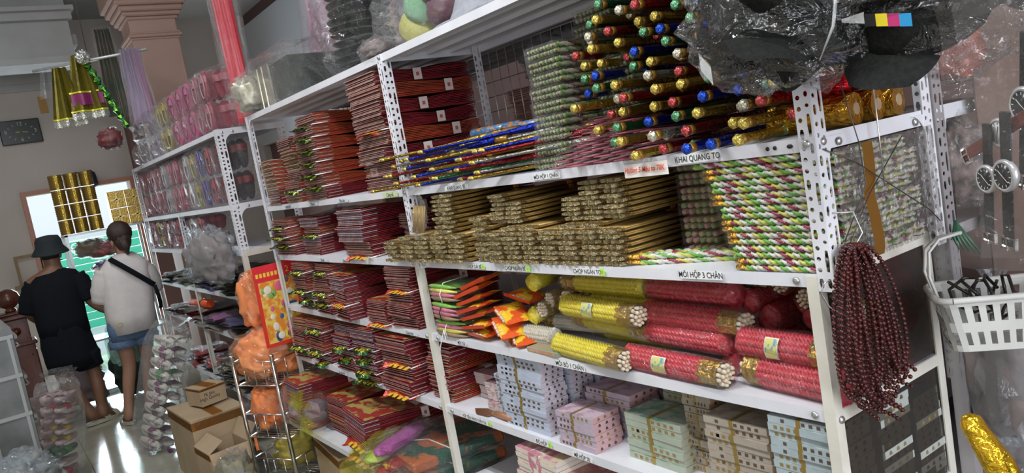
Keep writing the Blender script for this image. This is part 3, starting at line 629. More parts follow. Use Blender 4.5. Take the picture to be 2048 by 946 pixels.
# ---------------------------------------------------------------- foil-wrapped sticks
FC = dict(gold=foil('foil_gold', (.40, .26, .03)), blue=foil('foil_blue', (.008, .02, .30)), red=foil('foil_red', (.28, .012, .012)), green=foil('foil_green', (.012, .11, .04)), silver=foil('foil_silver', (.30, .29, .26)))
KN = dict(gold=foil('knob_gold', (.80, .62, .14), .3), blue=foil('knob_blue', (.03, .10, .65), .3), red=foil('knob_red', (.60, .10, .10), .3), green=foil('knob_green', (.16, .42, .22), .3), silver=foil('knob_silver', (.75, .72, .55), .3))
OCH = mat('ochre_foil_band', (.42, .22, .03), .3, .6)
def big_stick(colr, L=.42, r=.0098):
    root = thing('foil_stick', f'{colr} foil stick', 'stick'); rr = random.Random(colr)
    b = MB(); K = 14; pts = [(.0015 * math.sin(k * .9), .02 + (L - .02) * k / K, r) for k in range(K + 1)]
    b.tube(pts, [r * (1 + rr.uniform(-.07, .09)) for k in range(K + 1)], 9, smooth=False); b.obj('foil_wrap', FC[colr], root)
    b = MB(); b.tube([(0, .006, r), (0, .022, r)], [r * 1.02, r * 1.04], 9, smooth=True); b.obj('neck_band', OCH, root)
    b = MB(); b.tube([(0, -.008, r), (0, -.006, r), (0, .0, r), (0, .008, r)], [r * .55, r * .95, r * 1.25, r * .98], 7, smooth=False); b.obj('crumpled_knob', KN[colr], root); return root
BS = {k: big_stick(k) for k in FC}
order = 'gold blue red green silver gold green gold blue silver red gold'.split(); c = 0
rows = []
z = za + .002; lvl = 0
LW = {'gold': 'gold', 'blue': 'blue', 'red': 'red', 'green': 'green', 'silver': 'silver'}
while z < ZT - .03:
    f = (z - za) / (ZT - za); xa = -.42 - .05 * lvl * (lvl < 4) - (.20 if lvl >= 4 else 0) + (.05 * max(0, lvl - 9)); xa = max(xa, -.70)
    n = int((-.015 - xa) / .050)
    for i in range(n):
        x = xa + (i + .5 * (lvl % 2)) * .050 + rnd.uniform(-.009, .009)
        if x > -.035: continue
        colr = order[(c * 5 + lvl * 2) % 12]; c += 1
        y = -.035 + .012 * lvl + (rnd.uniform(-.03, .03) if (i + lvl) % 3 else rnd.uniform(.05, .16)) - (.03 if lvl > 7 else 0)
        place(BS[colr], (x, y, z + rnd.uniform(-.002, .003)), (rnd.uniform(-.02, .03), 0, .10 + rnd.uniform(-.10, .10)), f'{colr} foil stick with crumpled knob, {ORD[i % 20]} from left in the {nth(lvl, 99)} row', 'large foil sticks on the upper shelf')
    z += .0315; lvl += 1
def small_stick(colr, s, L=.5):
    root = thing('foil_stick', f'slim {colr} foil stick', 'stick'); r = random.Random(s)
    b = MB(); K = 12; pts = [(L * k / K, .001 * math.sin(k), .006 + .004 * (k / K)) for k in range(K + 1)]
    rad = [.0058 * (1 + r.uniform(-.08, .08)) if k < K * .5 else .0058 + .013 * ((k / K - .5) / .5) ** 1.3 for k in range(K + 1)]
    b.tube(pts, rad, 8, smooth=False, flat=.8); b.obj('foil_wrap', FC[colr], root)
    b = MB(); b.rod((-.002, 0, .006), (.016, 0, .006), .0062, 7); b.obj('gold_tip', KN['gold'], root)
    b = MB(); b.rod((-.006, 0, .006), (-.001, 0, .006), .0045, 7); b.obj('pale_end', mat('stick_core', (.62, .56, .40), .6), root)
    b = MB(); b.tube([(L * .98, 0, .01), (L * 1.12, 0, .01)], [.0165, .0175], 8, flat=.8); b.obj('printed_wrap', mat('ochre_wrap', (.30, .16, .03), .3, .5), root); return root
SS = [small_stick(k, i, L) for i, (k, L) in enumerate((('gold', .5), ('blue', .5), ('red', .52), ('green', .5), ('silver', .46), ('gold', .42), ('blue', .38), ('red', .4)))]
SN = ['gold', 'blue', 'red', 'green', 'silver', 'short gold', 'short blue', 'short red']; c = 0
for lvl in range(8):
    for i in range(9 - (lvl > 5) * 4):
        p = SS[(c * 3 + lvl) % 8]; c += 1
        x = -1.66 + i * .085 + .015 * lvl + rnd.uniform(-.03, .03)
        if lvl < 7: x = min(x, -1.0)
        y = -.055 + .035 * ((i * 5 + lvl * 3) % 7) * .6 + rnd.uniform(-.015, .015)
        place(p, (x, y, za + .0145 * lvl + .002), (0, -.01 + rnd.uniform(-.015, .01), .34 + rnd.uniform(-.10, .10)), f'slim {SN[(c * 3 - 3 + lvl) % 8]} foil stick pointing left, {ORD[i]} from left in the {nth(lvl, 8)} layer', 'slim foil sticks pointing left')
WRP = mat('blue_patterned_wrap', (.05, .20, .42), .35, .2, c2=(.60, .25, .08), nscale=70, low=.5, high=.56)
for i, (x, y, zz) in enumerate(((-1.18, .17, .118), (-1.05, .20, .112), (-1.02, .12, .095))):
    b = MB(); b.tube([(-.10, 0, .018), (.10, 0, .018)], .017, 10); t = b.obj('paper_wrapper', WRP, None, (x, y, za + zz), (0, 0, .30))
    tag(t, ['blue flowered paper wrapper around sticks, farthest left of three', 'blue flowered paper wrapper lying behind the gold stick', 'blue flowered paper wrapper nearest the candle boxes'][i], 'wrapper', 'blue paper wrappers')
# ---------------------------------------------------------------- rope-like candle bundles on the shelf below
RY = mat('rope_yellow', (.86, .74, .03), .36, c2=(.80, .62, .02), nscale=25); RR = mat('rope_red', (.66, .045, .07), .36, c2=(.55, .03, .045), nscale=25); RW = mat('rope_white', (.66, .62, .52), .45)
STK = mat('stick_end_cream', (.78, .66, .50), .55); COLL = mat('gold_collar', (.55, .36, .07), .25, .85, bump=.8, bscale=90)
LBL = mat('yellow_label_print', (.62, .60, .20), .4, c2=(.16, .35, .45), nscale=70, low=.55, high=.6)
ROPES = {}
def rope_bundle(m, label_at=.42, foil_len=.05, L=.24, R=.027, nst=11):
    root = thing('candle_bundle', 'bundle of twisted candles', 'candles'); r0 = .0088
    me = ROPES.setdefault((m.name, L), None) or twist_mesh('candle_strand', L, r0, [m], 5, 4, 16, 90, 0, True, .30); ROPES[(m.name, L)] = me
    for k in range(nst):
        a = 2 * PI * k / nst; o = link('candle_strand', me, root, (0, (R - r0) * math.cos(a) * 1.05, R + (R - r0) * math.sin(a) * 1.05), (a, 0, 0))
    b = MB(); b.rod((.004, 0, R), (L - .004, 0, R), R * .62, 10); b.obj('inner_candles', m, root)
    b = MB(); b.blob((-.001, 0, R), (.013, R * .95, R * .95), 2, .25, 4, 14, 9); b.obj('rope_end', m, root)
    b = MB(); K = 18; vs = []
    for i, x in enumerate((L - .006, L + .004, L + foil_len)):
        for j in range(K): a = 2 * PI * j / K; q = R * (.98 if i < 2 else .93) * (1 + (.05 if j % 2 else -.05)); vs.append((x, q * math.cos(a), R + q * math.sin(a)))
    b.add(vs, [(i * K + j, i * K + (j + 1) % K, (i + 1) * K + (j + 1) % K, (i + 1) * K + j) for i in range(2) for j in range(K)], 0, None, False)
    b.obj('foil_collar', COLL, root)
    b = MB(); pts = [(0, 0)] + [(.0105 * math.cos(k * PI / 3), .0105 * math.sin(k * PI / 3)) for k in range(6)] + [(.020 * math.cos(k * PI / 5.5), .020 * math.sin(k * PI / 5.5)) for k in range(11)]
    rr = random.Random(5)
    for y, z in pts: x = L + foil_len + rr.uniform(.002, .009); b.tube([(L + foil_len - .02, y * .9, R + z * .9), (x, y, R + z), (x + .003, y, R + z)], [.0042, .0046, .0025], 7)
    b.obj('stick_ends', STK, root)['kind'] = 'stuff'
    if label_at:
        b = MB(); x0 = L * label_at; b.grid(lambda u, v: (x0 + u * .045, -(R + .003) * math.cos(-.5 + 1.3 * v), R + (R + .003) * math.sin(-.5 + 1.3 * v)), 3, 8); lb = b.obj('printed_label', mat('label_border', (.75, .72, .60), .4), root)
        b = MB(); b.grid(lambda u, v: (x0 + .004 + u * .037, -(R + .0036) * math.cos(-.42 + 1.14 * v), R + (R + .0036) * math.sin(-.42 + 1.14 * v)), 3, 8); b.obj('label_art', LBL, lb)
    b = MB(); xs = [-.02, -.012, .0, .03, .1, .18, L, L + foil_len, L + foil_len + .015]; K = 14; vs = []; rr = random.Random(9)
    for i, x in enumerate(xs):
        for j in range(K): a = 2 * PI * j / K; q = R * [.25, .8, 1.12, 1.13, 1.12, 1.13, 1.12, 1.08, .9][i] * (1 + rr.uniform(-.03, .05)); vs.append((x, q * math.cos(a), max(R + q * math.sin(a), 0)))
    b.add(vs, [(i * K + j, i * K + (j + 1) % K, (i + 1) * K + (j + 1) % K, (i + 1) * K + j) for i in range(len(xs) - 1) for j in range(K)], 0, None, False)
    b.obj('clear_wrap', CRISP, root); return root
YB, RB, WB = rope_bundle(RY), rope_bundle(RR), rope_bundle(RW, .36, .045, .22)
YB2, RB2 = rope_bundle(RY, None), rope_bundle(RR, None)
zc = zs(ZC); H = PI
def rb(p, x, y, z, rz, lab, grp, s=1.0, flip=False, rx=0.0): return place(p, (x, y, z), (rx, 0, rz + (H if flip else 0)), lab, grp, (s, s, s))
gy = 'yellow twisted candle bundles'; gr = 'red twisted candle bundles'
YB2.scale = (1, 1, 1)
rb(YB2, -.86, .035, zc, -.12, 'bright yellow rope candle bundle lying frontmost with stick ends to the right', gy, 1.05)
rb(YB2, -.58, .105, zc + .050, -.10, 'yellow rope candle bundle on the front one, gold collar left', gy, 1.05, True)
rb(YB, -.86, .085, zc + .098, -.10, 'yellow rope candle bundle with square label and cream stick ends', gy, 1.08)
rb(YB2, -.585, .16, zc + .10, .0, 'dim yellow rope candle bundle between the labelled one and the top one', gy, 1.0, True)
rb(YB2, -.60, .14, zc + .150, -.02, 'topmost yellow rope candle bundle, rope end right', gy, 1.10, True)
rb(YB2, -.84, .20, zc + .165, .05, 'yellow rope candle bundle tucked under the shelf behind the top one', gy, .95)
rb(YB2, -.60, .20, zc + .0, 0, 'yellow rope candle bundle at the back bottom of the heap', gy, 1.0, True)
rb(YB2, -.90, .22, zc + .05, .1, 'yellow rope candle bundle deep behind the white one', gy, 1.0)
for i, (x, y, z, a, l) in enumerate(((-1.03, .10, .155, 1.9, 'yellow rope end poking forward under the first price label'), (-.98, .12, .10, 4.6, 'yellow bundle with grey stick ends facing forward, upper left'), (-1.00, .10, .075, 4.75, 'yellow bundle with grey stick ends facing forward, lower'),
      (-.90, .12, .11, 4.9, 'yellow bundle with stick ends facing forward, beside brown collar'), (-1.04, .09, .055, 1.7, 'small yellow rope end pushed out in the middle'), (-.88, .30, .02, 4.7, 'yellow bundle low behind the white rope'))):
    dx = math.cos(a) ; rb(YB2, x - (.27 * math.cos(a) if a > 3 else 0), y - (.27 * math.sin(a) if a > 3 else 0), zc + z, a, l, gy, .95)
rb(WB, -.935, .075, zc, .0, 'white rope candle bundle with small yellow label', 'white twisted candle bundles', 1.0, True)
rb(WB, -.80, .16, zc + .03, .1, 'second white rope bundle half hidden behind the yellow heap', 'white twisted candle bundles', .9, True)
rb(WB, -.80, .17, zc + .075, .0, 'third white rope bundle half hidden above the second', 'white twisted candle bundles', .85, True)
rb(RB, -.575, .035, zc, -.06, 'front red rope candle bundle with yellow label and stick ends right', gr, 1.06)
rb(RB2, -.305, .085, zc + .048, -.06, 'dusty red rope candle bundle, second from shelf, collar left', gr, 1.06, True)
rb(RB2, -.56, .105, zc + .095, -.06, 'red rope candle bundle third up with cream stick ends', gr, 1.06)
rb(RB2, -.31, .135, zc + .145, -.05, 'red rope candle bundle topmost of the front pile', gr, 1.12, True)
rb(RB2, -.55, .19, zc + .175, .02, 'red rope candle bundle jammed under the shelf', gr, .95)
place(RB, (-.005, .045, zc), (0, 0, PI - .10), 'red rope candle bundle with label, lowest beside the near post', gr, (.80, 1.25, 1.25))
place(RB, (-.245, .075, zc + .058), (0, 0, -.07), 'red rope candle bundle with label resting on the lowest one', gr, (.78, 1.2, 1.2))
for i, (x, y, z) in enumerate(((-.305, .09, 0), (-.30, .13, .052), (-.25, .17, .09), (-.29, .16, .125), (-.235, .21, .16), (-.17, .20, .12), (-.13, .16, .10), (-.09, .20, .06))):
    rb(RB2, x, y, zc + z, 1.5 + .1 * (i % 3), f'red rope end facing forward, {ORD[i]} from the lower left of the gap', gr, .98)
for i, (x, y, z) in enumerate(((-.205, .13, .178), (-.155, .12, .15), (-.105, .13, .17), (-.07, .10, .135))):
    rb(RB2, x + .005, y + .28, zc + z, -1.55 + .06 * i, f'red bundle with pale stick ends forward, {ORD[i]} from the left under the shelf', gr, .9)
rb(RB2, -.03, .30, zc + .0, 2.9, 'red rope bundle seen through the rack end low at back', gr, 1.0); rb(RB2, -.03, .33, zc + .06, 2.95, 'red rope bundle seen through the rack end higher at back', gr, 1.0)
# pouches of coloured candles tied with string, printed orange sachets
PG = mat('pouch_green', (.22, .45, .08), .4, c2=(.16, .36, .05), nscale=60, stretch=(1, 4, 4)); PP = mat('pouch_pink', (.62, .17, .26), .4); PB = mat('pouch_brown', (.30, .20, .12), .5); PY = mat('pouch_yellow', (.70, .62, .12), .4)
SACH = mat('sachet_print', (.70, .10, .02), .3, c2=(.80, .50, .03), nscale=18, low=.48, high=.52); PUFF = mat('puffed_rice', (.70, .55, .40), .6)
for i in range(3):
    t = thing('candle_pouch', ['upper', 'middle', 'lowest'][2 - i] + ' tied pouch of green and pink candles by lower middle post', 'pouch', (-1.53, .02, zc + .062 * i), (0, 0, rnd.uniform(-.12, .06)), 'tied candle pouches')
    b = MB()
    for k, m in enumerate((2, 3, 1, 0) if i == 0 else (2, 1, 1, 0) if i == 1 else (2, 1, 3, 0)):
        b.grid(lambda u, v: (.0 + .21 * u, .10 * v - .01 - .02 * math.sin(u * PI), .006 + k * .014 + .006 * math.sin(u * PI) + .003 * math.sin(v * 9 + k)), 10, 4, m); b.tube([(.01, -.012, .006 + k * .014), (.06, -.024, .010 + k * .014), (.15, -.026, .010 + k * .014), (.20, -.012, .006 + k * .014)], [.002, .008, .008, .002], 6, m)
    b.obj('candles', [PG, PP, PB, PY], t)['kind'] = 'stuff'
    b = MB(); b.blob((.105, .04, .031), (.125, .075, .034), i + 2, .25, 2.2, 22, 12, flatz=.03); b.obj('cellophane_sleeve', CRISP, t)
    b = MB(); a = .11 + .01 * i; b.tube([(a, -.036, .0), (a, -.040, .03), (a, -.02, .064), (a, .05, .066)], .0016, 5); b.obj('string', PAPER if i != 1 else BLACK, t)
b = MB(); b.tube([(-1.42, -.02, zc + .03), (-1.43, -.028, zc), (-1.45, -.03, zc - .03), (-1.455, -.03, zc - .05)], .0017, 5); b.tube([(-1.42, -.02, zc + .03), (-1.40, -.03, zc + .0)], .0015, 5); tag(b.obj('white_string', PAPER), 'loose white string hanging over the shelf lip', 'string')
def sachet(s):
    root = thing('sachet', 'orange sachet', 'sachet'); b = MB()
    b.grid(lambda u, v: (.13 * u, .09 * v, .006 + .013 * math.sin(PI * u) ** .6 * math.sin(PI * v) ** .6 + .002 * math.sin(9 * u + s + 7 * v)), 8, 6, smooth=False); b.grid(lambda u, v: (.13 * u, .09 * v, .006 - .006 * math.sin(PI * u) * math.sin(PI * v)), 4, 4); b.obj('printed_film', SACH, root)
    b = MB()
    for k in range(7): b.blob((.03 + k * .012, -.001, .007 + .002 * (k % 2)), (.006, .005, .005), k + s, .2, 2, 6, 5)
    b.obj('puffed_contents', PUFF, root)['kind'] = 'stuff'
    b = MB(); b.grid(lambda u, v: (.12 * u + .005, -.006 - .004 * v, .002 + .012 * v), 4, 1); b.obj('printed_film_edge', mat('red_orange_edge', (.72, .07, .02), .35), root); return root
SA = [sachet(1), sachet(2)]
for i, (x, y, z, a, ry) in enumerate(((-1.33, .02, .012, -.1, 0), (-1.32, .0, .035, .1, -.1), (-1.335, .01, .058, .15, -.2), (-1.34, .0, .082, .1, -.22), (-1.345, .01, .106, .15, -.25), (-1.34, -.0, .132, .25, -.3), (-1.32, .02, .158, .2, -.3), (-1.20, .05, .10, -.3, .3), (-1.19, .03, .07, -.4, .35), (-1.20, .04, .04, -.2, .3), (-1.14, .06, .03, -.5, .2), (-1.20, .10, .13, .1, .2))):
    place(SA[i % 2], (x, y, zc + z), (0, ry, a), f'orange and red printed sachet of puffed sweets, {ORD[i]} counted up from the shelf', 'orange sachets')
b = MB(); b.box(0, .15, 0, .09, 0, .014, b=.001); t = b.obj('folded_card_box', mat('tan_box_print', (.45, .30, .18), .5, c2=(.25, .32, .22), nscale=12), None, (-.985, .005, zc), (0, 0, -.05)); tag(t, 'thin tan and green card box lying before white rope bundle', 'box')
b = MB(); b.box(.01, .14, -.0006, 0, .003, .011); b.obj('printed_strip', mat('strip_print', (.60, .22, .10), .5, c2=(.50, .40, .30), nscale=60), t)
# ---------------------------------------------------------------- stacks of joss money
MK = mat('note_mark', (.10, .07, .05), .6); MKG = mat('gold_mark', (.35, .24, .08), .45, .3); STRAP = mat('gold_strap', (.40, .28, .08), .3, .6)
def note_brick(c1, c2, capm, w=.12, d=.12, h=.0145, marks=4, seed=0, mk=None):
    root = thing('joss_money_stack', 'stack of joss money', 'joss money'); r = random.Random(seed)
    b = MB(); b.box(0, w, 0, d, 0, h * .96, [0, 1, 0, 0, 2, 2], b=0); b.obj('note_block', [mat(f'notes_{c1[0]:.2f}{c1[1]:.2f}{c1[2]:.2f}', c1, .55, c2=tuple(x * .86 for x in c1), nscale=40), mat(f'notes_{c2[0]:.2f}{c2[1]:.2f}{c2[2]:.2f}', c2, .55, c2=tuple(x * .88 for x in c2), nscale=40), capm], root)
    b = MB(); s = h * .55
    def mkr(kind, a):                                            # front marks: small squares; side marks: rounded arches
        if kind == 'f': b.add([(a - s * .4, -.0004, h * .25), (a + s * .4, -.0004, h * .25), (a + s * .4, -.0004, h * .72), (a - s * .4, -.0004, h * .72)], [(0, 1, 2, 3)])
        else: b.add([(w + .0004, a - s * .75, h * .25), (w + .0004, a + s * .75, h * .25), (w + .0004, a + s * .55, h * .62), (w + .0004, a, h * .78), (w + .0004, a - s * .55, h * .62)], [(0, 1, 2, 3, 4)])
    for k in range(marks): mkr('f', w * (.12 + .10 * k if seed % 2 else .52 + .11 * k))
    if seed % 3: mkr('f', w * .22)
    for k in range(3): mkr('s', d * (.25 + .25 * k) + r.uniform(-.004, .004))
    b.obj('printed_marks', mk or MK, root)['kind'] = 'stuff'
    b = MB(); x = w * .42; b.box(x, x + w * .06, -.0008, d + .0008, -.0, h * .97 + .0005); b.obj('gold_strap', STRAP, root); return root
def cap(nm, a, c): return mat(nm, a, .5, c2=c, nscale=45, low=.45, high=.6)
NB = dict(blue=[note_brick((.50, .55, .66), (.58, .52, .58), cap('cap_blue', (.5, .52, .6), (.35, .36, .45)), seed=s) for s in (1, 2)], pink=[note_brick((.50, .42, .50), (.62, .38, .40), cap('cap_pink', (.55, .42, .48), (.40, .25, .30)), seed=s, mk=MKG if s == 4 else None) for s in (3, 4)],
          green=[note_brick((.40, .45, .36), (.42, .42, .32), cap('cap_green', (.38, .42, .34), (.14, .30, .20)), seed=s, mk=MKG) for s in (5, 6)], tan=[note_brick((.42, .37, .30), (.55, .36, .24), cap('cap_tan', (.42, .36, .29), (.30, .22, .18)), seed=s, mk=MKG if s == 7 else None) for s in (7, 8)],
          aqua=[note_brick((.42, .50, .52), (.45, .48, .45), cap('cap_aqua', (.42, .5, .5), (.3, .35, .35)), seed=s, mk=MKG if s == 9 else None) for s in (9, 10)])
zd = zs(ZD)
def nstack(k, x, y, z, w, d, n, where, h=.0145, rz=0.0, j=.003):
    for i in range(n):
        place(NB[k][(i // 2 + i) % 2], (x + rnd.uniform(-j, j), y + rnd.uniform(-j, j), z), (0, 0, rz + rnd.uniform(-.02, .02)), f'{dict(blue="blue-white", pink="pink", green="grey-green", tan="tan", aqua="pale aqua")[k]} strapped money brick, {nth(i, n)} of {where}', 'joss money bricks', (w / .12, d / .12, h / .0145)); z += h
nstack('blue', -1.235, .03, zd, .035, .11, 10, 'narrow stack left of the tall blue one', .0155)
nstack('blue', -1.19, .02, zd, .225, .085, 16, 'tall front blue stack', .0148); nstack('blue', -1.14, .115, zd, .19, .085, 16, 'second blue stack behind', .0148); nstack('blue', -1.10, .21, zd, .17, .085, 16, 'third blue stack behind', .0148)
nstack('pink', -.905, .01, zd, .155, .10, 6, 'low pink stack in front', .0165, .02); nstack('pink', -.90, .125, zd, .185, .11, 8, 'pink stack behind the low one', .0165); nstack('pink', -.93, .25, zd, .21, .10, 13, 'tall pink stack at the back', .0165)
nstack('green', -.665, .055, zd, .20, .11, 7, 'front grey-green stack', .0175, -.03); nstack('green', -.64, .18, zd, .20, .11, 9, 'grey-green stack behind', .0175)
nstack('tan', -.475, .09, zd, .085, .10, 14, 'narrow leaning tan stack', .0165, .0, .008); nstack('tan', -.36, .03, zd, .17, .11, 11, 'wide tan stack in the middle', .0165); nstack('tan', -.37, .16, zd, .20, .11, 13, 'tan stack at the back', .0165); nstack('tan', -.60, .30, zd, .2, .08, 13, 'far back tan stack', .0165)
nstack('aqua', -.185, .09, zd, .10, .10, 8, 'low aqua stack', .0165); nstack('aqua', -.165, .01, zd, .155, .11, 14, 'tall aqua stack by the near post', .0162); nstack('aqua', -.16, .14, zd, .155, .11, 14, 'tall aqua stack behind the first', .0162); nstack('aqua', -.16, .27, zd, .155, .10, 12, 'rear aqua stack seen through the rack end', .0162)
def thick_brick(nm, c1, c2, top, lab, x, y, z, w, d, h, rz=0, n=4):
    t = thing('joss_note_bundle', lab, 'joss money', (x, y, z), rz, 'thick note bundles'); e = mat('note_edge_' + nm, c1, .7, c2=tuple(q * .8 for q in c1), nscale=80, stretch=(.2, .2, 6)); tp = mat('note_top_' + nm, c2, .5, c2=top, nscale=24, low=.48, high=.54)
    for i in range(n): b = MB(); b.box(rnd.uniform(-.002, .002), w + rnd.uniform(-.002, .002), rnd.uniform(-.002, .002), d, i * h / n + .0004, (i + 1) * h / n - .0004, [0, 0, 0, 0, 1, 1]); b.obj('note_wad', [e, tp], t)
    b = MB(); b.box(w * .34, w * .62, -.003, d + .003, -.0, h + .001); b.obj('printed_belt', mat('belt_' + nm, c2, .5, c2=c1, nscale=30, low=.5, high=.58), t)
for i, (x, y, z, w, d) in enumerate(((-1.50, .12, 0, .19, .10), (-1.52, .12, .047, .20, .11), (-1.36, .06, 0, .10, .12), (-1.37, .07, .033, .10, .12), (-1.375, .07, .064, .10, .12), (-1.48, .25, .0, .19, .11), (-1.48, .25, .047, .19, .11))):
    thick_brick('white', (.66, .56, .54), (.50, .30, .32), (.28, .12, .16), ['white-edged note bundle, lower left of the group beside trowel', 'white-edged note bundle, upper left with gold belt', 'short note bundle, lowest of three by the blue stack', 'short note bundle, middle of three by the blue stack', 'short note bundle, top of three by the blue stack', 'note bundle at the back, lower', 'note bundle at the back, upper'][i], x, y, zd + z, w, d, .045 if w > .15 else .030, 0, 3)
ze = .44 + LH + .001
thick_brick('cream', (.78, .72, .62), (.55, .22, .28), (.62, .50, .32), 'thick cream note bundle with flowered top, uppermost on lowest shelf', -1.14, .0, ze + .150, .22, .15, .075, -.05, 5)
thick_brick('cream', (.78, .72, .62), (.55, .22, .28), (.62, .50, .32), 'thick cream note bundle in the middle of the lowest stack', -1.15, .0, ze + .074, .22, .15, .074, 0, 5)
thick_brick('cream', (.78, .72, .62), (.55, .22, .28), (.62, .50, .32), 'thick cream note bundle touching the lowest shelf', -1.15, .0, ze, .22, .15, .073, 0, 5)
for i in range(3): thick_brick('rose', (.60, .38, .30), (.50, .20, .22), (.55, .30, .22), f'rose-edged note bundle, {["lowest", "middle", "topmost"][i]} beside the cream ones', -.92, .02, ze + i * .062, .16, .14, .060, 0, 4)
for i in range(4): thick_brick('amber', (.62, .36, .12), (.55, .25, .06), (.60, .40, .10), f'amber-edged note bundle under the last label, {["lowest", "second", "third", "topmost"][i]}', -.73, .02, ze + i * .045, .2, .14, .043, 0, 4)
# small trowel
t = thing('trowel', 'small bronze trowel lying on the shelf before note bundles', 'trowel', (-1.40, .03, zd + .004), -.02)
BRZ = mat('bronze', (.26, .12, .06), .35, .5)
b = MB(); vs = []
for z in (0, .0025): vs += [(0, .0, z), (.045, -.024, z), (.105, -.018, z), (.115, 0, z), (.105, .018, z), (.045, .024, z)]
b.add(vs, [tuple(reversed(range(6))), tuple(range(6, 12))] + [(i, (i + 1) % 6, 6 + (i + 1) % 6, 6 + i) for i in range(6)]); b.obj('blade', BRZ, t)
b = MB(); b.tube([(.11, 0, .004), (.14, 0, .010)], [.006, .008], 8); b.tube([(.135, 0, .010), (.19, 0, .011), (.235, 0, .010)], [.0095, .011, .010], 10); b.obj('handle', mat('tan_handle', (.38, .17, .08), .4), t)
# ================================================================ things hanging at the near end of the rack
DKC = mat('black_cap_cloth', (.007, .008, .007), .8, c2=(.014, .015, .013), nscale=120, bump=.3, bscale=200, spec=.2)
DARKF = film('cap_bag_film', tint=(.96, .97, .98), gloss=.22, rough=.06, haze=.005, hazec=(.6, .62, .65), bump=1.0, bscale=26, spike=1.3)
def crumple(name, parent, c, r, seed, m=None, amp=.32, fr=2.6, nu=34, nv=22, sq=.8, flatz=None):
    b = MB(); b.blob(c, r, seed, amp, fr, nu, nv, 0, sq, False, flatz); return b.obj(name, m or CRISP, parent)
t = thing('cap_bag', 'large clear bag of black caps hanging over near post, left one', 'bag', (.085, -.075, 1.690), (0, 0, .3), 'clear bags of black caps')
def cap_shape(parent, loc, rot, s=1.0, stripe=None):
    o = bpy.data.objects.new('cap', None)
    b = MB(); vs = []
    prof = [(.02, .095), (.06, .088), (.085, .06), (.092, .03), (.093, .0)]
    b.lathe(prof, 18, 0, sx=1.0, sy=1.15); b.grid(lambda u, v: ((u - .5) * .15 * (1 - .35 * v * v), -.095 - .075 * v * (1 - (2 * u - 1) ** 2 * .35), .006 - .022 * v + .01 * (1 - (2 * u - 1) ** 2)), 8, 4)
    b.box(-.0, .001, -.1, .1, 0, .001)
    c = b.obj('cap', DKC, parent, loc, rot); c.scale = (s, s, s)
    if stripe:
        for k, m in enumerate(stripe):
            b = MB(); b.grid(lambda u, v: (-.03 + k * .016 + .016 * u, -.112 - .018 * v, .004 + .012 * v), 2, 2); b.obj('colour_stripe', m, c)
    return c
for k, (l, r) in enumerate((((-.06, 0, .02), (.3, .2, .5)), ((-.02, -.03, .09), (.9, -.3, 1.2)), ((.03, .02, -.02), (-.5, .6, 2.4)), ((-.09, .05, .11), (1.2, .3, .2)), ((.05, .0, .08), (.2, 1.0, .9)))): cap_shape(t, l, r, .95)
b = MB(); b.tube([(.075, -.06, .13), (.082, -.075, .06), (.07, -.08, .0), (.045, -.08, -.045)], [.006, .0075, .006, .002], 6, flat=.3); b.obj('white_piping', mat('piping_white', (.62, .62, .60), .35), t)
crumple('clear_bag', t, (-.01, 0, .05), (.155, .10, .12), 4, DARKF, .28)
b = MB(); b.grid(lambda u, v: (-.165 + .035 * u, -.03 - .04 * u, -.02 + .03 * v - .03 * u), 2, 2); b.obj('small_tag', PAPER, t)
t = thing('cap_bag', 'clear bag of black caps with orange piping and four-colour stripe', 'bag', (.285, .0, 1.690), (0, 0, -.1), 'clear bags of black caps')
stripes = [mat('stripe_black', (.01, .01, .01), .6), mat('stripe_yellow', (.75, .60, .02), .6), mat('stripe_magenta', (.50, .03, .16), .6), mat('stripe_cyan', (.02, .30, .60), .6)]
for k, (l, r) in enumerate((((-.05, 0, -.02), (.5, .2, .1)), ((.05, .02, .02), (.2, -.3, .6)), ((.0, -.02, .07), (1.1, .1, -.3)), ((.09, .03, -.01), (.4, .5, 1.6)))): cap_shape(t, l, r, .95)
b = MB(); b.tube([(-.03, -.112, .075), (.03, -.118, .052), (.075, -.105, .045)], [.002, .005, .002], 6, flat=.4); b.obj('orange_piping', mat('piping_orange', (.80, .20, .03), .4), t)
for k, m in enumerate(stripes):
    b = MB(); x = -.062 + .018 * k; b.grid(lambda u, v: (x + .018 * u, -.116, -.010 - .004 * k - .012 * u * .3 + .018 * v), 2, 2); b.obj('colour_stripe', m, t)
b = MB(); b.grid(lambda u, v: (-.10 + .038 * u, -.115, .004 - .010 * u + .012 * v * (.4 + u)), 3, 2); b.obj('white_patch', mat('piping_white', (.62, .62, .60), .35), t)
crumple('clear_bag', t, (0, 0, .02), (.15, .105, .10), 9, DARKF, .28)
# wires and a hook under the bags
WIRE = mat('dark_wire', (.10, .09, .08), .4, .7)
def wire(name, lab, pts, r=.0011, m=None, grp='tie wires on the rack end', cat='wire'):
    b = MB(); b.tube(pts, r, 5); return tag(b.obj(name, m or WIRE), lab, cat, grp)
wire('tie_wire', 'thin wire slanting from the near post down to the rear post', [(.040, .01, 1.50), (.045, .10, 1.46), (.05, .20, 1.40), (.045, .33, 1.33), (.042, .37, 1.30)])
wire('tie_wire', 'wire drooping from the cap bags past the side rail', [(.06, .05, 1.62), (.052, .10, 1.50), (.05, .11, 1.42), (.045, .03, 1.33)])
wire('tie_wire', 'curved wire from near post to the bead hook', [(.038, .015, 1.385), (.055, .05, 1.38), (.062, .06, 1.34), (.052, .02, 1.30)], .0014, STEEL)
wire('tie_wire', 'slanting pair of wires behind the bead strands', [(.05, .25, 1.49), (.048, .12, 1.40), (.045, .02, 1.30)])
wire('hanging_string', 'silver string hanging down in front of the side rail', [(.055, .165, 1.64), (.052, .168, 1.50), (.05, .17, 1.405)], .0016, STEEL, None, 'string')
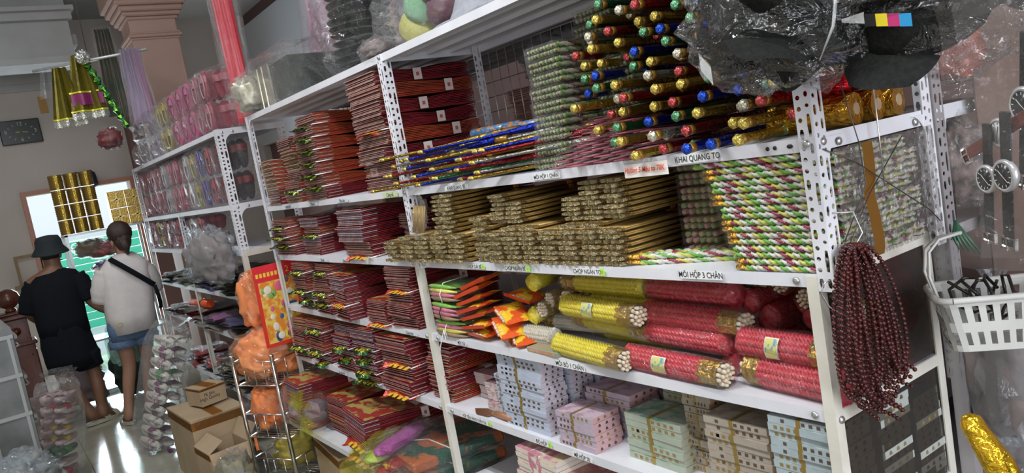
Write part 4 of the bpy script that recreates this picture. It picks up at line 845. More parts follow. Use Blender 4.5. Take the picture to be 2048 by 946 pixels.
wire('wire_hook', 'bent wire hook on the near post holding bead strands', [(.030, -.006, 1.268), (.022, -.016, 1.262), (.018, -.018, 1.245), (.026, -.012, 1.22), (.05, .0, 1.20)], .0014, STEEL, None, 'hook')
# bead strands
BEAD = mat('bead_maroon', (.075, .012, .010), .25, .0, c2=(.045, .008, .008), nscale=20, coat=.2, spec=.4)
def sphere_mesh(name, r, m, nu=8, nv=6):
    b = MB(); vs = [(0, 0, -r)] + [(r * math.sin(PI * i / nv) * math.cos(2 * PI * j / nu), r * math.sin(PI * i / nv) * math.sin(2 * PI * j / nu), -r * math.cos(PI * i / nv)) for i in range(1, nv) for j in range(nu)] + [(0, 0, r)]
    fs = [(0, 1 + (j + 1) % nu, 1 + j) for j in range(nu)] + [(1 + i * nu + j, 1 + i * nu + (j + 1) % nu, 1 + (i + 1) * nu + (j + 1) % nu, 1 + (i + 1) * nu + j) for i in range(nv - 2) for j in range(nu)] + [(1 + (nv - 2) * nu + j, 1 + (nv - 2) * nu + (j + 1) % nu, 1 + (nv - 1) * nu) for j in range(nu)]
    return vs, fs
SV, SF = sphere_mesh('bead', 1, None)
def strand(i, n):
    t = thing('bead_strand', f'loop of small dark red beads, {ORD[i]} from the near side of the hanging bunch', 'beads', (.062, .02, 1.325), 0, 'dark red bead strands hanging from the hook')
    f = i / (n - 1); w = .04 + .05 * math.sin(f * PI); off = -.062 + .165 * f; Lh = .21 + .05 * rnd.random() + .055 * (1 - abs(f - .55) * 1.5); rb_ = .0042; b = MB(); P = []
    dx = .014 * math.sin(i * 2.1); N = 220
    for k in range(N + 1):
        a = k / N; s = math.sin(a * PI)                           # a closed long loop: down one side and up the other
        th = a * 2 * PI
        y = off * s ** .7 + w * math.sin(th) * (.25 + .35 * s) * .8; z = -Lh * (1 - math.cos(th)) / 2 * 1.0; x = dx * s + .010 * math.sin(th + i)
        P.append(Vector((x, y, z)))
    acc = 0; last = P[0]; 
    for k in range(1, N + 1):
        seg = (P[k] - P[k - 1]).length; acc += seg
        if acc >= rb_ * 2.0: b.add([P[k] + Vector(v) * rb_ for v in SV], SF, 0, None, True); acc = 0
    b.obj('beads', BEAD, t)['kind'] = 'stuff'
    b = MB(); b.tube([tuple(p) for p in P[::8]], .0006, 4); b.obj('thread', WIRE, t)
    b = MB(); p0 = P[N // 2]
    for k in range(3 + i % 3): b.add([p0 + Vector((.003 * k, .003 * math.sin(k + i) + .006 * k, -.006 * k - .004)) + Vector(v) * rb_ for v in SV], SF, 0, None, True)
    b.obj('bead_tail', BEAD, t)['kind'] = 'stuff'
for i in range(20): strand(i, 20)
b = MB(); b.box(.038, .0385, .04, D - .01, ZB + .03, ZA - .004); b.obj('clear_sheet', CRISP, R1)
b = MB(); b.grid(lambda u, v: (.0395 + .001 * math.sin(v * 20), .125 + .035 * u + .006 * math.sin(v * 9), ZB + .03 + (ZA - ZB - .035) * v), 2, 14, smooth=False); b.obj('brown_tape', mat('brown_tape', (.22, .10, .015), .2, .2), R1)
wire('ceiling_string', 'thin cord from the ceiling holding the bags of black caps', [(.09, -.07, 1.86), (.10, -.05, 2.8), (.10, -.05, 3.94)], .0015, None, None, 'string')
# translucent sheets closing the rack end below
MURK = film('murky_sheet', tint=(.55, .52, .48), gloss=.06, rough=.2, haze=.30, hazec=(.20, .19, .18), bump=.3, bscale=8, spike=.4)
b = MB(); b.box(-.004, -.0025, .03, D - .03, ZC + .03, ZB - .002); b.obj('plastic_sheet', MURK, R1)
b = MB(); b.box(-.004, -.0025, .03, D - .03, .75, ZC - .002); b.obj('plastic_sheet', MURK, R1)
# gold foil rolls and red foil on the shelf seen through the rack end
for i in range(3):
    t = thing('foil_roll', f'gold foil roll seen through the rack end, {["lowest", "middle", "highest"][i]}', 'roll', (-.16, .05 + .085 * i, za + .001 + (.02 if i == 2 else 0)), (0, 0, 1.45), 'gold foil rolls by the rack end') if False else thing('foil_roll', f'gold foil roll on the shelf seen through the rack end, {["front", "middle", "rear"][i]} one', 'roll', (-.15, .14 + .075 * i, za), (0, 0, .12), 'gold foil rolls by the rack end')
    b = MB(); K = 10; b.tube([(.17 * k / K, 0, .032) for k in range(K + 1)], [.032 * (1 + rnd.uniform(-.05, .03)) for k in range(K + 1)], 12, smooth=False); b.obj('foil_sheet', foil('roll_gold', (.55, .28, .03), .2), t)
    b = MB(); b.rod((-.005, 0, .032), (.172, 0, .032), .012, 8); b.obj('card_core', mat('core_card', (.35, .25, .15), .7), t)
t = thing('red_foil_pack', 'crumpled red foil lying on the gold rolls', 'foil', (-.06, .20, za + .066)); crumple('foil', t, (0, 0, .02), (.06, .10, .022), 6, foil('red_crinkle', (.45, .01, .02)), .4, 4, 24, 14)
# clutter hanging on the rack behind: clear bags
def bagthing(lab, cat, loc, r, seed, inner, m=None, grp=None, name='clear_bag', amp=.25, neck=True, n=1, flatz=True):
    t = thing(name, lab, cat, loc, rnd.uniform(-.3, .3), grp)
    for k in range(n):
        b = MB(); b.blob((0, 0, r[2] * (.95 + .0 * k)), (r[0] * .84, r[1] * .84, r[2] * .84), seed + 20 + k, .42, 3.0, 26, 18, 0, .8, True, r[2] * .84 * .9 if flatz else None); b.obj('contents', inner, t)
    b = MB(); b.blob((0, 0, r[2]), r, seed, amp, 2.8, 30, 20, 0, .85, False, r[2] * .94 if flatz else None); b.obj('clear_film', m or CRISP, t)
    if neck:
        b = MB(); b.grid(lambda u, v: ((.15 + .8 * v) * r[0] * .35 * math.cos(2 * PI * u) * (1 + .3 * math.sin(u * 31)), (.15 + .8 * v) * r[1] * .35 * math.sin(2 * PI * u) * (1 + .3 * math.cos(u * 25)), r[2] * (1.95 + .28 * v)), 18, 3, smooth=False); b.obj('tied_neck', m or CRISP, t)
    return t
ORG = mat('orange_content', (.30, .05, .03), .5, c2=(.42, .10, .06), nscale=8)
MIX = mat('mixed_dark_goods', (.05, .045, .045), .5, c2=(.28, .20, .18), nscale=40)
bagthing('red-orange bag hanging high behind the double rear post', 'bag', (.03, .52, 1.56), (.07, .06, .085), 3, ORG)
bagthing('clear bag of silver things hanging between rear post and pillar', 'bag', (.0, .50, 1.30), (.10, .045, .10), 5, MIX)
bagthing('clear bag of dark things above the basket behind the rear post', 'bag', (-.12, .55, 1.29), (.08, .07, .09), 6, MIX)
for i, (x, y, z, s) in enumerate(((.09, .45, .80, (.075, .05, .17)), (.03, .55, .60, (.12, .10, .16)), (.10, .5, .45, (.12, .1, .14)))):
    bagthing(['empty crinkled clear bag hanging under the white basket', 'clear bag heaped below the basket by the pillar', 'lowest clear bag by the pillar foot'][i], 'bag', (x, y, z), s, 11 + i, mat('pale_wadding', (.20, .17, .16), .8, c2=(.30, .25, .24), nscale=10), BAGF, 'clear bags below the basket', amp=.35)
pstack(-1.36, .44, zs(ZA), .22, ['n'] * 6, 'left stack behind the wire grid', 'maroon packets behind the wire grid', .045)
pstack(-1.12, .44, zs(ZA), .22, ['n'] * 7, 'middle stack behind the wire grid', 'maroon packets behind the wire grid', .045)
pstack(-.88, .44, zs(ZA), .22, ['n'] * 6, 'right stack behind the wire grid', 'maroon packets behind the wire grid', .045)
bagthing('clear bag of pale goods hanging behind the wire grid', 'bag', (-1.30, .56, za + .285), (.16, .08, .09), 44, mat('pale_goods', (.30, .30, .31), .7), CRISP)
bagthing('pink bag high behind the wire grid', 'bag', (-.90, .56, za + .28), (.12, .08, .07), 45, mat('hot_pink_goods', (.55, .10, .25), .6), CRISP)
for i, (x, c) in enumerate(((-2.85, (.20, .03, .04)), (-2.55, (.05, .045, .05)), (-2.2, (.16, .10, .08)))): bagthing(f'wrapped dark goods behind the upper packet shelf, {ORD[i]} from the far post', 'bag', (x, .56, za), (.14, .10, .16), 46 + i, mat(f'behind_goods_{i}', c, .6), CRISP, neck=False)
# pillar behind the basket
t = thing('brown_pillar', 'rough brown pillar at the right edge behind the watches', 'pillar', (.50, .85, 0)); b = MB(); b.box(-.44, .6, -.33, .3, 0, 3.9, b=.006); b.obj('shaft', PILM, t)
# white basket
BSK = mat('basket_plastic', (.66, .66, .63), .35, c2=(.60, .60, .57), nscale=10)
t = thing('hanging_basket', 'white slotted plastic basket hanging by a green cord beside the pillar', 'basket', (.165, .285, 1.085), (0, 0, .62))
def bk(u, v, o=0.0):                                              # u around, v up: rounded rectangle that widens upwards
    hw = .083 + .017 * v - o; hd = .055 + .013 * v - o; r = .026; A, B = 2 * (hw - r), 2 * (hd - r); q = PI * r / 2; P_ = 2 * A + 2 * B + 4 * q; t_ = (u % 1.0) * P_
    for n_, (ln, cx, cy, dx, dy, a0) in enumerate(((A, -A / 2, -hd, 1, 0, None), (q, A / 2, -B / 2, 0, 0, -PI / 2), (B, hw, -B / 2, 0, 1, None), (q, A / 2, B / 2, 0, 0, 0), (A, A / 2, hd, -1, 0, None), (q, -A / 2, B / 2, 0, 0, PI / 2), (B, -hw, B / 2, 0, -1, None), (q, -A / 2, -B / 2, 0, 0, PI))):
        if t_ <= ln or n_ == 7:
            if a0 is None: return (cx + dx * t_, cy + dy * t_, .105 * v)
            return (cx + r * math.cos(a0 + t_ / r), cy + r * math.sin(a0 + t_ / r), .105 * v)
        t_ -= ln
b = MB(); NU = 54; rowsv = [0, .06, .12, .36, .46, .54, .84, .92, 1.0]
for i in range(NU):
    for j in range(len(rowsv) - 1):
        v0, v1 = rowsv[j], rowsv[j + 1]
        if j in (2, 5) and i % 2 == 0: continue                    # the slots
        for o in (0, .002): b.add([bk(i / NU, v0, o), bk((i + 1) / NU, v0, o), bk((i + 1) / NU, v1, o), bk(i / NU, v1, o)], [(0, 1, 2, 3)] if o == 0 else [(3, 2, 1, 0)], 0, None, False)
b.add([bk(i / NU, 0) for i in range(NU)], [tuple(range(NU))]); b.obj('basket_wall', BSK, t)
b = MB(); rim = [bk(i / 40, 1.0, -.003) for i in range(41)]
for dz, q in ((0, 1.0),): b.tube([(p[0], p[1], p[2] - .004) for p in rim], .0062, 8, cap=False)
b.obj('rim', BSK, t)
for s in (-1, 1):
    b = MB(); b.tube([(-.095, s * .03, .10), (-.105, s * .028, .14), (-.10, s * .02, .185), (-.08, s * .01, .205), (-.04, .0, .212)], .0042, 8, flat=.7); b.obj('handle', BSK, t)
for i in range(4):
    w_ = [(-.05 + .025 * i + .02 * math.sin(k * 1.3 + i), .03 * math.cos(k * 1.1 + i * 2), .07 + .04 * math.sin(k * .9 + i)) for k in range(9)]
    b = MB(); b.tube([tuple(Vector(p) + Vector((.165, .285, 1.10))) for p in w_], .003, 6); tag(b.obj('metal_clip', mat('dark_metal', (.06, .055, .05), .3, .8)), f'dark bent metal clip in the white basket, {ORD[i]} from the left', 'clip', 'clips in the white basket')
t = thing('knotted_rope', 'green nylon cord tied to the rear post above the basket', 'cord', (.07, .37, 1.30)); b = MB()
for k in range(5): b.tube([(0, 0, 0), (.004 * k, -.012 + .004 * k, -.03), (.012 + .008 * k, -.02 + .006 * k, -.055 - .004 * k)], [.002, .004, .001], 5)
b.obj('knotted_strands', mat('green_nylon', (.01, .10, .045), .4), t)
# watches in a clear bag near the camera
t = thing('watch_bag', 'clear bag of wristwatches with black and brown straps at the right edge', 'bag', (.50, -.36, 1.40))
T0 = t
WF = film('watch_bag_film', tint=(.95, .95, .96), gloss=.05, rough=.1, haze=.10, hazec=(.7, .66, .62), bump=.8, bscale=18, spike=.55)
b = MB(); b.grid(lambda u, v: (-.062 + .17 * u + .003 * math.sin(v * 11), -.012 - .008 * math.sin(u * 9 + v * 13) - .01 * math.sin(u * 3), -.012 + .30 * v), 14, 20, smooth=False); b.obj('bag_front', WF, t)
b = MB(); b.grid(lambda u, v: (-.062 + .17 * u + .003 * math.sin(v * 11), .03 + .005 * math.sin(u * 9 + v * 7), -.012 + .30 * v), 8, 10, smooth=False); b.obj('bag_back', WF, t)
LEB = mat('strap_black', (.012, .014, .016), .4, bump=.3, bscale=300); LEM = mat('strap_maroon', (.16, .035, .025), .4, bump=.3, bscale=300); DIAL = mat('watch_dial', (.015, .016, .018), .25); CASE = mat('watch_case', (.75, .75, .76), .2, .6); WHT = mat('dial_marks', (.8, .8, .8), .5)
def watch(lab, x, z, y, rz, strap, s=1.0, white=False):
    w_ = thing('wristwatch', lab, 'watch', (.50 + x, -.36 + y, 1.40 + z), (PI / 2, rz, -.55), 'wristwatches in the clear bag'); w_.scale = (s, s, s)
    b = MB(); b.box(-.0075, .0075, -.075, -.014, -.0015, .0015, b=.001); b.obj('strap', strap, w_); b = MB(); b.box(-.0075, .0075, .014, .065, -.0015, .0015, b=.001); b.obj('strap', strap, w_)
    b = MB(); b.lathe([(.0155, -.003), (.017, 0), (.017, .004), (.0135, .0055), (.0132, .0045)], 24); b.obj('case', CASE, w_)
    b = MB(); b.lathe([(.0134, .0044), (.0134, .0048)], 24); d = b.obj('dial', mat('dial_white', (.6, .6, .6), .3) if white else DIAL, w_)
    b = MB()
    for k in range(12):
        a = k * PI / 6; T = Matrix.Rotation(a, 4, 'Z'); b.box(-.0004, .0004, .0095, .0122, .0049, .0051, T=T)
    b.box(-.0004, .0004, 0, .008, .0052, .0054, T=Matrix.Rotation(.9, 4, 'Z')); b.box(-.0003, .0003, 0, .010, .0052, .0054, T=Matrix.Rotation(-2.2, 4, 'Z')); b.obj('dial_marks', WHT if not white else INK, d)
    b = MB(); b.box(-.0105, .0105, -.078, -.076, -.002, .002); b.box(-.0105, -.0085, -.078, -.066, -.002, .002); b.box(.0085, .0105, -.078, -.066, -.002, .002); b.box(-.0105, .0105, -.067, -.065, -.002, .002); b.box(-.0008, .0008, -.079, -.064, .002, .0035); b.obj('buckle', CHROME, w_)
watch('wristwatch with black dial and white bezel, frontmost in the bag', -.014, .082, .0, .10, LEB, 1.0); watch('wristwatch half hidden left of the white-bezel one', -.038, .078, .014, .12, LEB, .9)
watch('wristwatch on a maroon strap at the photo edge', .028, .095, .004, -.45, LEM, 1.0, True); watch('wristwatch with maroon strap crossing upper left of bag', -.02, .125, .012, 1.2, LEM, .9, True)
watch('small pale dial wristwatch behind the frontmost one', .006, .092, .016, -.2, LEB, .8, True); watch('wristwatch with black strap reaching up inside the bag', .005, .15, .012, .15, LEB, 1.1); watch('wristwatch with black strap low right in the bag', .045, .04, .008, -.3, LEB, 1.0)
# gold foil horn ornament in the corner
t = thing('gold_ornament', 'shiny gold foil horned ornament in the lower right corner', 'ornament', (.54, -.50, 1.13)); GF = foil('ornament_gold', (.80, .50, .03), .14)
for s, pts in ((0, [(-.005, 0, .04), (-.025, 0, .10), (-.048, 0, .142)]), (1, [(.045, 0, .05), (.035, -.01, .10), (.05, -.02, .15), (.075, -.02, .17)])):
    b = MB(); b.tube(pts + [tuple(Vector(pts[-1]) + (Vector(pts[-1]) - Vector(pts[-2])).normalized() * .006)], [.016, .014, .010, .004] if not s else [.018, .014, .012, .010, .003], 12); b.obj('horn', GF, t)
b = MB(); b.blob((.0, 0, .035), (.05, .04, .035), 2, .1, 2, 22, 14, smooth=True); b.obj('body', GF, t)
b = MB(); b.blob((.03, .02, .09), (.008, .008, .014), 2, .2, 2, 10, 8); b.obj('green_bud', mat('emerald', (.01, .22, .08), .2, .4), t)
# ================================================================ on top of the near rack
zt = ZT + LH + .001
SILV = mat('silver_card', (.55, .53, .48), .18, .8, c2=(.35, .33, .30), nscale=3, bump=.2, bscale=10)
t = thing('wrapped_silver_box', 'clear wrapped silver box on the far end of the rack top', 'box', (-2.98, .04, zt))
b = MB(); b.box(0, .22, 0, .28, .0, .20, b=.004); b.obj('box', SILV, t)
b = MB(); b.box(.22, .46, .01, .28, .0, .19, b=.004); b.obj('dark_box', mat('dark_green_card', (.05, .06, .05), .4), t)
for x in (.05, .12): b = MB(); b.box(x, x + .012, -.002, .0, 0, .2); b.obj('bright_edge', mat('bright_foil_edge', (.85, .78, .62), .12, .9), t)
crumple('clear_wrap', t, (.23, .14, .12), (.30, .17, .14), 7, CRISP, .2, 2.5, 34, 20, .5, .115)
bagthing('crinkled clear bag of gold trimmings at the far end of the rack top', 'bag', (-3.05, .04, zt), (.10, .09, .10), 8, mat('gold_trimming', (.50, .46, .30), .4, .4, c2=(.62, .60, .52), nscale=40), CRISP, name='bag_of_trimmings', neck=False, amp=.4)
t = thing('bag_of_hats', 'tall clear bag of stacked black hats on rack top by the middle post', 'bag', (-2.0, .18, zt))
for i in range(11):
    b = MB(); b.lathe([(.145, 0), (.150, .006), (.10, .016), (.09, .04), (.06, .05), (.01, .052)], 26, 0, None, True, 1.05, .8); c = b.obj('black_hat', mat('hat_green_black', (.014, .022, .018), .6), t, (rnd.uniform(-.012, .012), 0, .008 + i * .030), (rnd.uniform(-.05, .05), rnd.uniform(-.05, .05), 0))
crumple('clear_bag', t, (0, 0, .19), (.19, .155, .23), 12, DARKF, .25, 3, 36, 26, .8, .19)
t = thing('bag_of_hats', 'clear bag with green and yellow hats on top of the rack', 'bag', (-1.42, .16, zt + .025))
for i, (x, z, m, a) in enumerate(((-.08, .045, (.52, .50, .16), .5), (-.02, .11, (.20, .42, .24), .3), (.10, .14, (.10, .03, .05), .2), (.12, .07, (.12, .04, .06), .1))):
    b = MB(); b.lathe([(.08, -.01), (.095, 0), (.085, .018), (.06, .045), (.02, .054)], 26, 0, None, True, 1.1, .8); b.obj('hat', mat(f'hat_cloth_{i}', m, .7, c2=tuple(q * .85 for q in m), nscale=60), t, (x, 0, z), (.9, a, .2))
crumple('clear_bag', t, (0, 0, .12), (.24, .14, .15), 13, CRISP, .3, 3, 36, 22, .8, .12)
for i, x in enumerate((-1.12, -.90, -.66)):
    t = thing('grey_hat', ['grey cloth hat at the rack top nearest the green hats', 'middle grey cloth hat on the rack top', 'grey cloth hat on rack top near the frame edge'][i], 'hat', (x, .16, zt), (0, 0, .2 * i), 'grey hats on the rack top')
    b = MB(); b.lathe([(.17, .0), (.175, .008), (.12, .02), (.10, .05), (.085, .085), (.03, .10)], 28, 0, None, True, 1.15, .85); b.obj('crown_and_brim', mat('hat_grey', (.33, .34, .38), .8, c2=(.28, .29, .33), nscale=60), t)
    b = MB(); b.lathe([(.112, .024), (.108, .036)], 28, 0, None, True, 1.15, .85); b.obj('hat_ribbon', mat('ribbon_grey', (.24, .24, .28), .6), t)
bagthing('clump of clear film at the rack top edge by the middle post', 'bag', (-1.66, .05, zt), (.10, .05, .035), 14, mat('pale_wadding', (.2, .2, .2), .8), CRISP, name='film_wad', neck=False, amp=.45)
# tall sheets of red and white tulle between the racks
TUL = film('tulle_white', tint=(.80, .76, .80), gloss=.05, rough=.4, haze=.42, hazec=(.72, .66, .74), bump=.4, bscale=10, spike=.3); REDT = mat('red_tulle', (.55, .04, .06), .5, c2=(.62, .12, .14), nscale=6, stretch=(6, 6, .5))
def drape(name, lab, cat, x, y, z, w, h, m, seed, inner=None, rz=0.0, wb=None, grp=None):
    t = thing(name, lab, cat, (x, y, z), rz, grp); wb = wb or w
    b = MB()
    for k, yy in ((0, -.05), (1, .05)):
        b.grid(lambda u, v: (((u - .5) * (w * v + wb * (1 - v))) + .006 * math.sin(v * 9 + seed), yy + .014 * math.sin(u * 26 + seed + k) * (.4 + v) + .02 * (1 if k == 0 else -1) * (2 * u - 1) ** 2, h * v), 26, 10, smooth=False)
    b.obj('folded_tulle' if inner is None else 'clear_sleeve', m, t)
    if inner is not None:
        b = MB(); b.grid(lambda u, v: ((u - .5) * (w * v + wb * (1 - v)) * .86, .018 * math.sin(u * 34 + seed) * (.4 + v), h * v * .97 + .01), 30, 8, smooth=False); b.obj('folded_tulle', inner, t)
    return t
drape('tulle_bundle', 'tall red tulle bundle in clear sleeve between the two racks', 'fabric', -3.29, .06, 1.99, .15, .75, CLEAR, 1, REDT, .3, .19)
drape('tulle_bundle', 'tall white and red tulle bundle beside the pink pillar', 'fabric', -2.86, .47, 1.99, .36, .85, TUL, 2, mat('tulle_fade', (.55, .20, .22), .6, c2=(.62, .50, .56), nscale=3, stretch=(9, 9, .4)), .5, .50)
drape('tulle_bundle', 'narrow red tulle strip standing behind the pink slippers', 'fabric', -3.62, .16, 1.99, .12, .80, CLEAR, 3, REDT, .5, .14)
drape('tulle_bundle', 'white and pink tulle hanging before the pink column', 'fabric', -5.85, .06, 2.30, .14, .58, TUL, 5, mat('tulle_lilac', (.36, .36, .52), .6, c2=(.45, .20, .30), nscale=3, stretch=(5, 5, .3)), .6, .24)
0 and bagthing('dark bundle in clear film up behind the pink slipper packs', 'bag', (-5.15, .20, 2.37), (.22, .14, .16), 15, mat('dark_bundle', (.03, .03, .035), .6, c2=(.2, .2, .2), nscale=6), CRISP, name='wrapped_bundle')
# ================================================================ slipper packs on the farther rack
def slipper_mesh(L=.25, w=.085, h=.022):
    b = MB(); K = 18; out = []
    for k in range(K):
        a = 2 * PI * k / K; x = L / 2 * math.cos(a); out.append((x, w / 2 * math.sin(a) * (1 + .18 * math.cos(a)) * (1 - .18 * math.cos(2 * a) * -.6)))
    vs = [(x * .97, y * .95, 0) for x, y in out] + [(x, y, h * .5) for x, y in out] + [(x * .97, y * .95, h) for x, y in out]
    fs = [tuple(reversed(range(K))), tuple(range(2 * K, 3 * K))] + [(r * K + i, r * K + (i + 1) % K, (r + 1) * K + (i + 1) % K, (r + 1) * K + i) for r in (0, 1) for i in range(K)]
    b.add(vs, fs); return b
def strap_mesh(w=.085, h=.022):
    b = MB(); b.grid(lambda u, v: (.02 + .06 * u, -w * .52 * math.cos(PI * v), h * .5 + .032 * math.sin(PI * v) * (1 - .15 * u)), 4, 10); return b
SLM = {}
def slipper(parent, loc, rot, sole, strap, s=1.0, name='slipper'):
    if 'm' not in SLM: SLM['s'] = slipper_mesh().mesh('slipper', [sole]); SLM['p'] = strap_mesh().mesh('strap', [strap]); SLM['m'] = 1
    o = link(name, SLM['s'].copy(), parent, loc, rot, (s, s, s)); o.data.materials[0] = sole
    p = link('strap', SLM['p'].copy(), o); p.data.materials[0] = strap
    return o
def sm(i, c, r=.5): return mat(f'slipper_{i}', c, r)
RIM = mat('slipper_rim', (.60, .25, .38), .3)
def slipper_pack(key, sole, strap, rows=2, w=.13, h=.20, dd=.28, edge=None):
    root = thing('slipper_pack', 'pack of slippers', 'slippers')
    for r in range(rows):
        for i in range(3):
            o = slipper(root, ((i - 1) * .040, .13, h * r + h / 2 + .004), (0, 0, 0), sole, strap, h / .27)
            o.rotation_euler = (PI / 2, -PI / 2, PI / 2) if i else (PI / 2, -PI / 2, -PI / 2)
            o.location.y = .05 + .05 * i * .5
        o = slipper(root, (0, .012, h * r + h / 2 + .004), (PI / 2, -PI / 2, 0), sole, strap, h / .27)
        b = MB(); b.tube([(.034 * math.cos(a) * h / .2, -.014, h * r + h / 2 + .078 * h / .2 * math.sin(a)) for a in [2 * PI * k / 20 for k in range(21)]], .0035, 6, cap=False); b.obj('sole_rim', edge or RIM, root)
    b = MB(); b.blob((0, .09, h * rows / 2 + .004), (w / 2 + .008, .135, h * rows / 2 + .012), hash(key) % 9 if False else len(key), .12, 2.6, 26, 20, 0, .55, False, h * rows / 2 + .004); b.obj('clear_film', CRISP, root)
    return root
SP = dict(pink=slipper_pack('pink', sm('pink', (.66, .10, .24)), sm('pink2', (.50, .12, .26)), edge=sm('pink3', (.30, .05, .14))), maroon=slipper_pack('maroon', sm('maroon', (.20, .03, .05)), sm('maroon2', (.30, .05, .07)), edge=sm('maroon3', (.42, .10, .10))),
          gold=slipper_pack('goldd', sm('gold', (.28, .20, .05)), sm('gold2', (.45, .35, .08)), edge=sm('gold3', (.5, .4, .12))), white=slipper_pack('whitee', sm('white', (.40, .38, .40)), sm('white2', (.48, .44, .42)), edge=sm('white3', (.55, .5, .5))),
          purple=slipper_pack('purple', sm('purple', (.07, .05, .18)), sm('purple2', (.10, .07, .25)), edge=sm('purple3', (.2, .15, .4))), dark=slipper_pack('darkkk', sm('dark', (.025, .02, .025)), sm('dark2', (.16, .02, .02)), edge=sm('dark3', (.22, .04, .03))),
          rose=slipper_pack('rose', sm('rose', (.36, .06, .09)), sm('rose2', (.45, .15, .18)), edge=sm('rose3', (.5, .25, .3))))
def sprow(y, z, seq, sc, grp, where, x1=F0, wf=1.0):
    n = len(seq)
    for i, (x, k) in enumerate(seq): place(SP[k], (x, y, z), (0, rnd.uniform(-.03, .03), rnd.uniform(-.08, .08)), f'wrapped pack of {dict(pink="pink", maroon="maroon", gold="gold", white="whitish", purple="purple", dark="black and red", rose="rose-red")[k]} slippers, {ORD[i]} from near end {where}', grp, (wf, 1.1, sc))
TOPZ = 1.96 + .028 + .002
sprow(.03, TOPZ, [(-3.84, 'rose'), (-4.03, 'rose'), (-4.25, 'pink'), (-4.46, 'pink'), (-4.70, 'pink'), (-4.95, 'gold'), (-5.14, 'gold')], .88, 'slipper packs on top of the farther rack', 'on top of farther rack', wf=1.45)
for i, (x, y, z) in enumerate(((-5.48, .05, 0), (-5.85, .04, 0), (-6.25, .05, 0), (-5.42, .08, .19), (-5.80, .06, .19), (-6.2, .07, .19))):
    t = thing('slipper_pack', f'lilac slippers in clear film on the far rack top, {["lower near", "lower middle", "lower far", "upper near", "upper middle", "upper far"][i]} one', 'slippers', (x, y, TOPZ + z), rnd.uniform(-.1, .1), 'lilac slipper packs at the far rack end')
    for k in range(4): slipper(t, (-.12 + .08 * k, .10, .045 + .03 * (k % 2)), (.3, PI / 2 - .2, PI / 2 + .1), sm('lilac', (.36, .22, .32)), sm('lilac2', (.42, .36, .42)), .72)
    crumple('clear_film', t, (0, .10, .095), (.20, .15, .10), 30 + i, CRISP, .2, 3, 30, 16, .6, .093)
A_ = 1.53 + .030; B_ = 1.26 + .030
sprow(.03, A_, [(-3.83, 'dark'), (-4.07, 'maroon'), (-4.30, 'purple'), (-4.47, 'gold'), (-4.66, 'white'), (-5.02, 'rose'), (-5.22, 'rose'), (-5.42, 'white'), (-5.62, 'maroon'), (-5.85, 'rose'), (-6.10, 'maroon'), (-6.35, 'rose')], .93, 'slipper packs on the second shelf of the farther rack', 'on second shelf, farther rack', wf=1.25)
0 and place(SP['dark'], (-3.80, .22, A_), (0, 0, 1.3), 'black and red slipper pack seen through the side of the farther rack', 'slipper packs on the second shelf of the farther rack', (1.3, 1.0, .9))
sprow(.03, B_, [(-4.62, 'maroon'), (-4.85, 'white'), (-5.30, 'maroon'), (-5.50, 'rose'), (-5.78, 'maroon'), (-6.02, 'gold'), (-6.28, 'rose')], .56, 'slipper packs on the third shelf of the farther rack', 'on third shelf, farther rack', wf=1.3)
bagthing('big empty crinkled clear bag hanging over the third shelf lip', 'bag', (-4.00, -.11, 1.13), (.24, .075, .15), 21, mat('pale_wadding', (.2, .2, .2), .8), BAGF, name='empty_bag', neck=False, amp=.5, flatz=False)
# flat packs lying in heaps on the lower shelves
def flat_pack_proto(i, c, c2, w=.30, d=.26, h=.02):
    t = thing('flat_pack', 'flat film pack', 'pack'); b = MB()
    b.grid(lambda u, v: ((u - .5) * w, v * d, h * .6 * math.sin(PI * u) ** .4 + .004 * math.sin(u * 9 + i) + .004 * math.sin(v * 11 + i)), 8, 6, smooth=False); b.grid(lambda u, v: ((u - .5) * w, v * d, .0), 2, 2); b.obj('folded_goods', mat(f'flat_goods_{i}', c, .45, c2=c2, nscale=8, bump=.4, bscale=30), t)
    b = MB(); b.grid(lambda u, v: ((u - .5) * (w + .03), -.02 + v * (d + .02), h * .7 * math.sin(PI * u) ** .4 + .006 + .006 * math.sin(u * 17 + i) * math.sin(v * 13)), 10, 8, smooth=False); b.obj('clear_film', CRISP, t); return t
FP = [flat_pack_proto(0, (.12, .11, .06), (.22, .20, .08)), flat_pack_proto(1, (.08, .07, .17), (.12, .10, .24)), flat_pack_proto(2, (.08, .10, .09), (.12, .13, .11)), flat_pack_proto(3, (.42, .04, .03), (.25, .05, .04)), flat_pack_proto(4, (.45, .18, .38), (.35, .14, .3)), flat_pack_proto(5, (.26, .21, .17), (.18, .15, .12)), flat_pack_proto(6, (.30, .22, .06), (.15, .12, .07)), flat_pack_proto(7, (.5, .5, .06), (.3, .28, .1)), flat_pack_proto(8, (.09, .06, .04), (.16, .11, .07))]
FN = ['dull green', 'dark violet', 'grey-green', 'red', 'mauve', 'brownish', 'gold-brown', 'yellow', 'dark brown']
def heap(x, z, seq, where, dz=.026, w=1.0):
    for i, k in enumerate(seq): place(FP[k], (x + rnd.uniform(-.04, .04), rnd.uniform(-.03, .03), z + i * dz), (rnd.uniform(-.04, .0), rnd.uniform(-.06, .06), rnd.uniform(-.2, .2)), f'{FN[k]} flat pack, {nth(i, len(seq))} of {where}', 'flat film packs on the farther rack', (w, 1, 1.35))
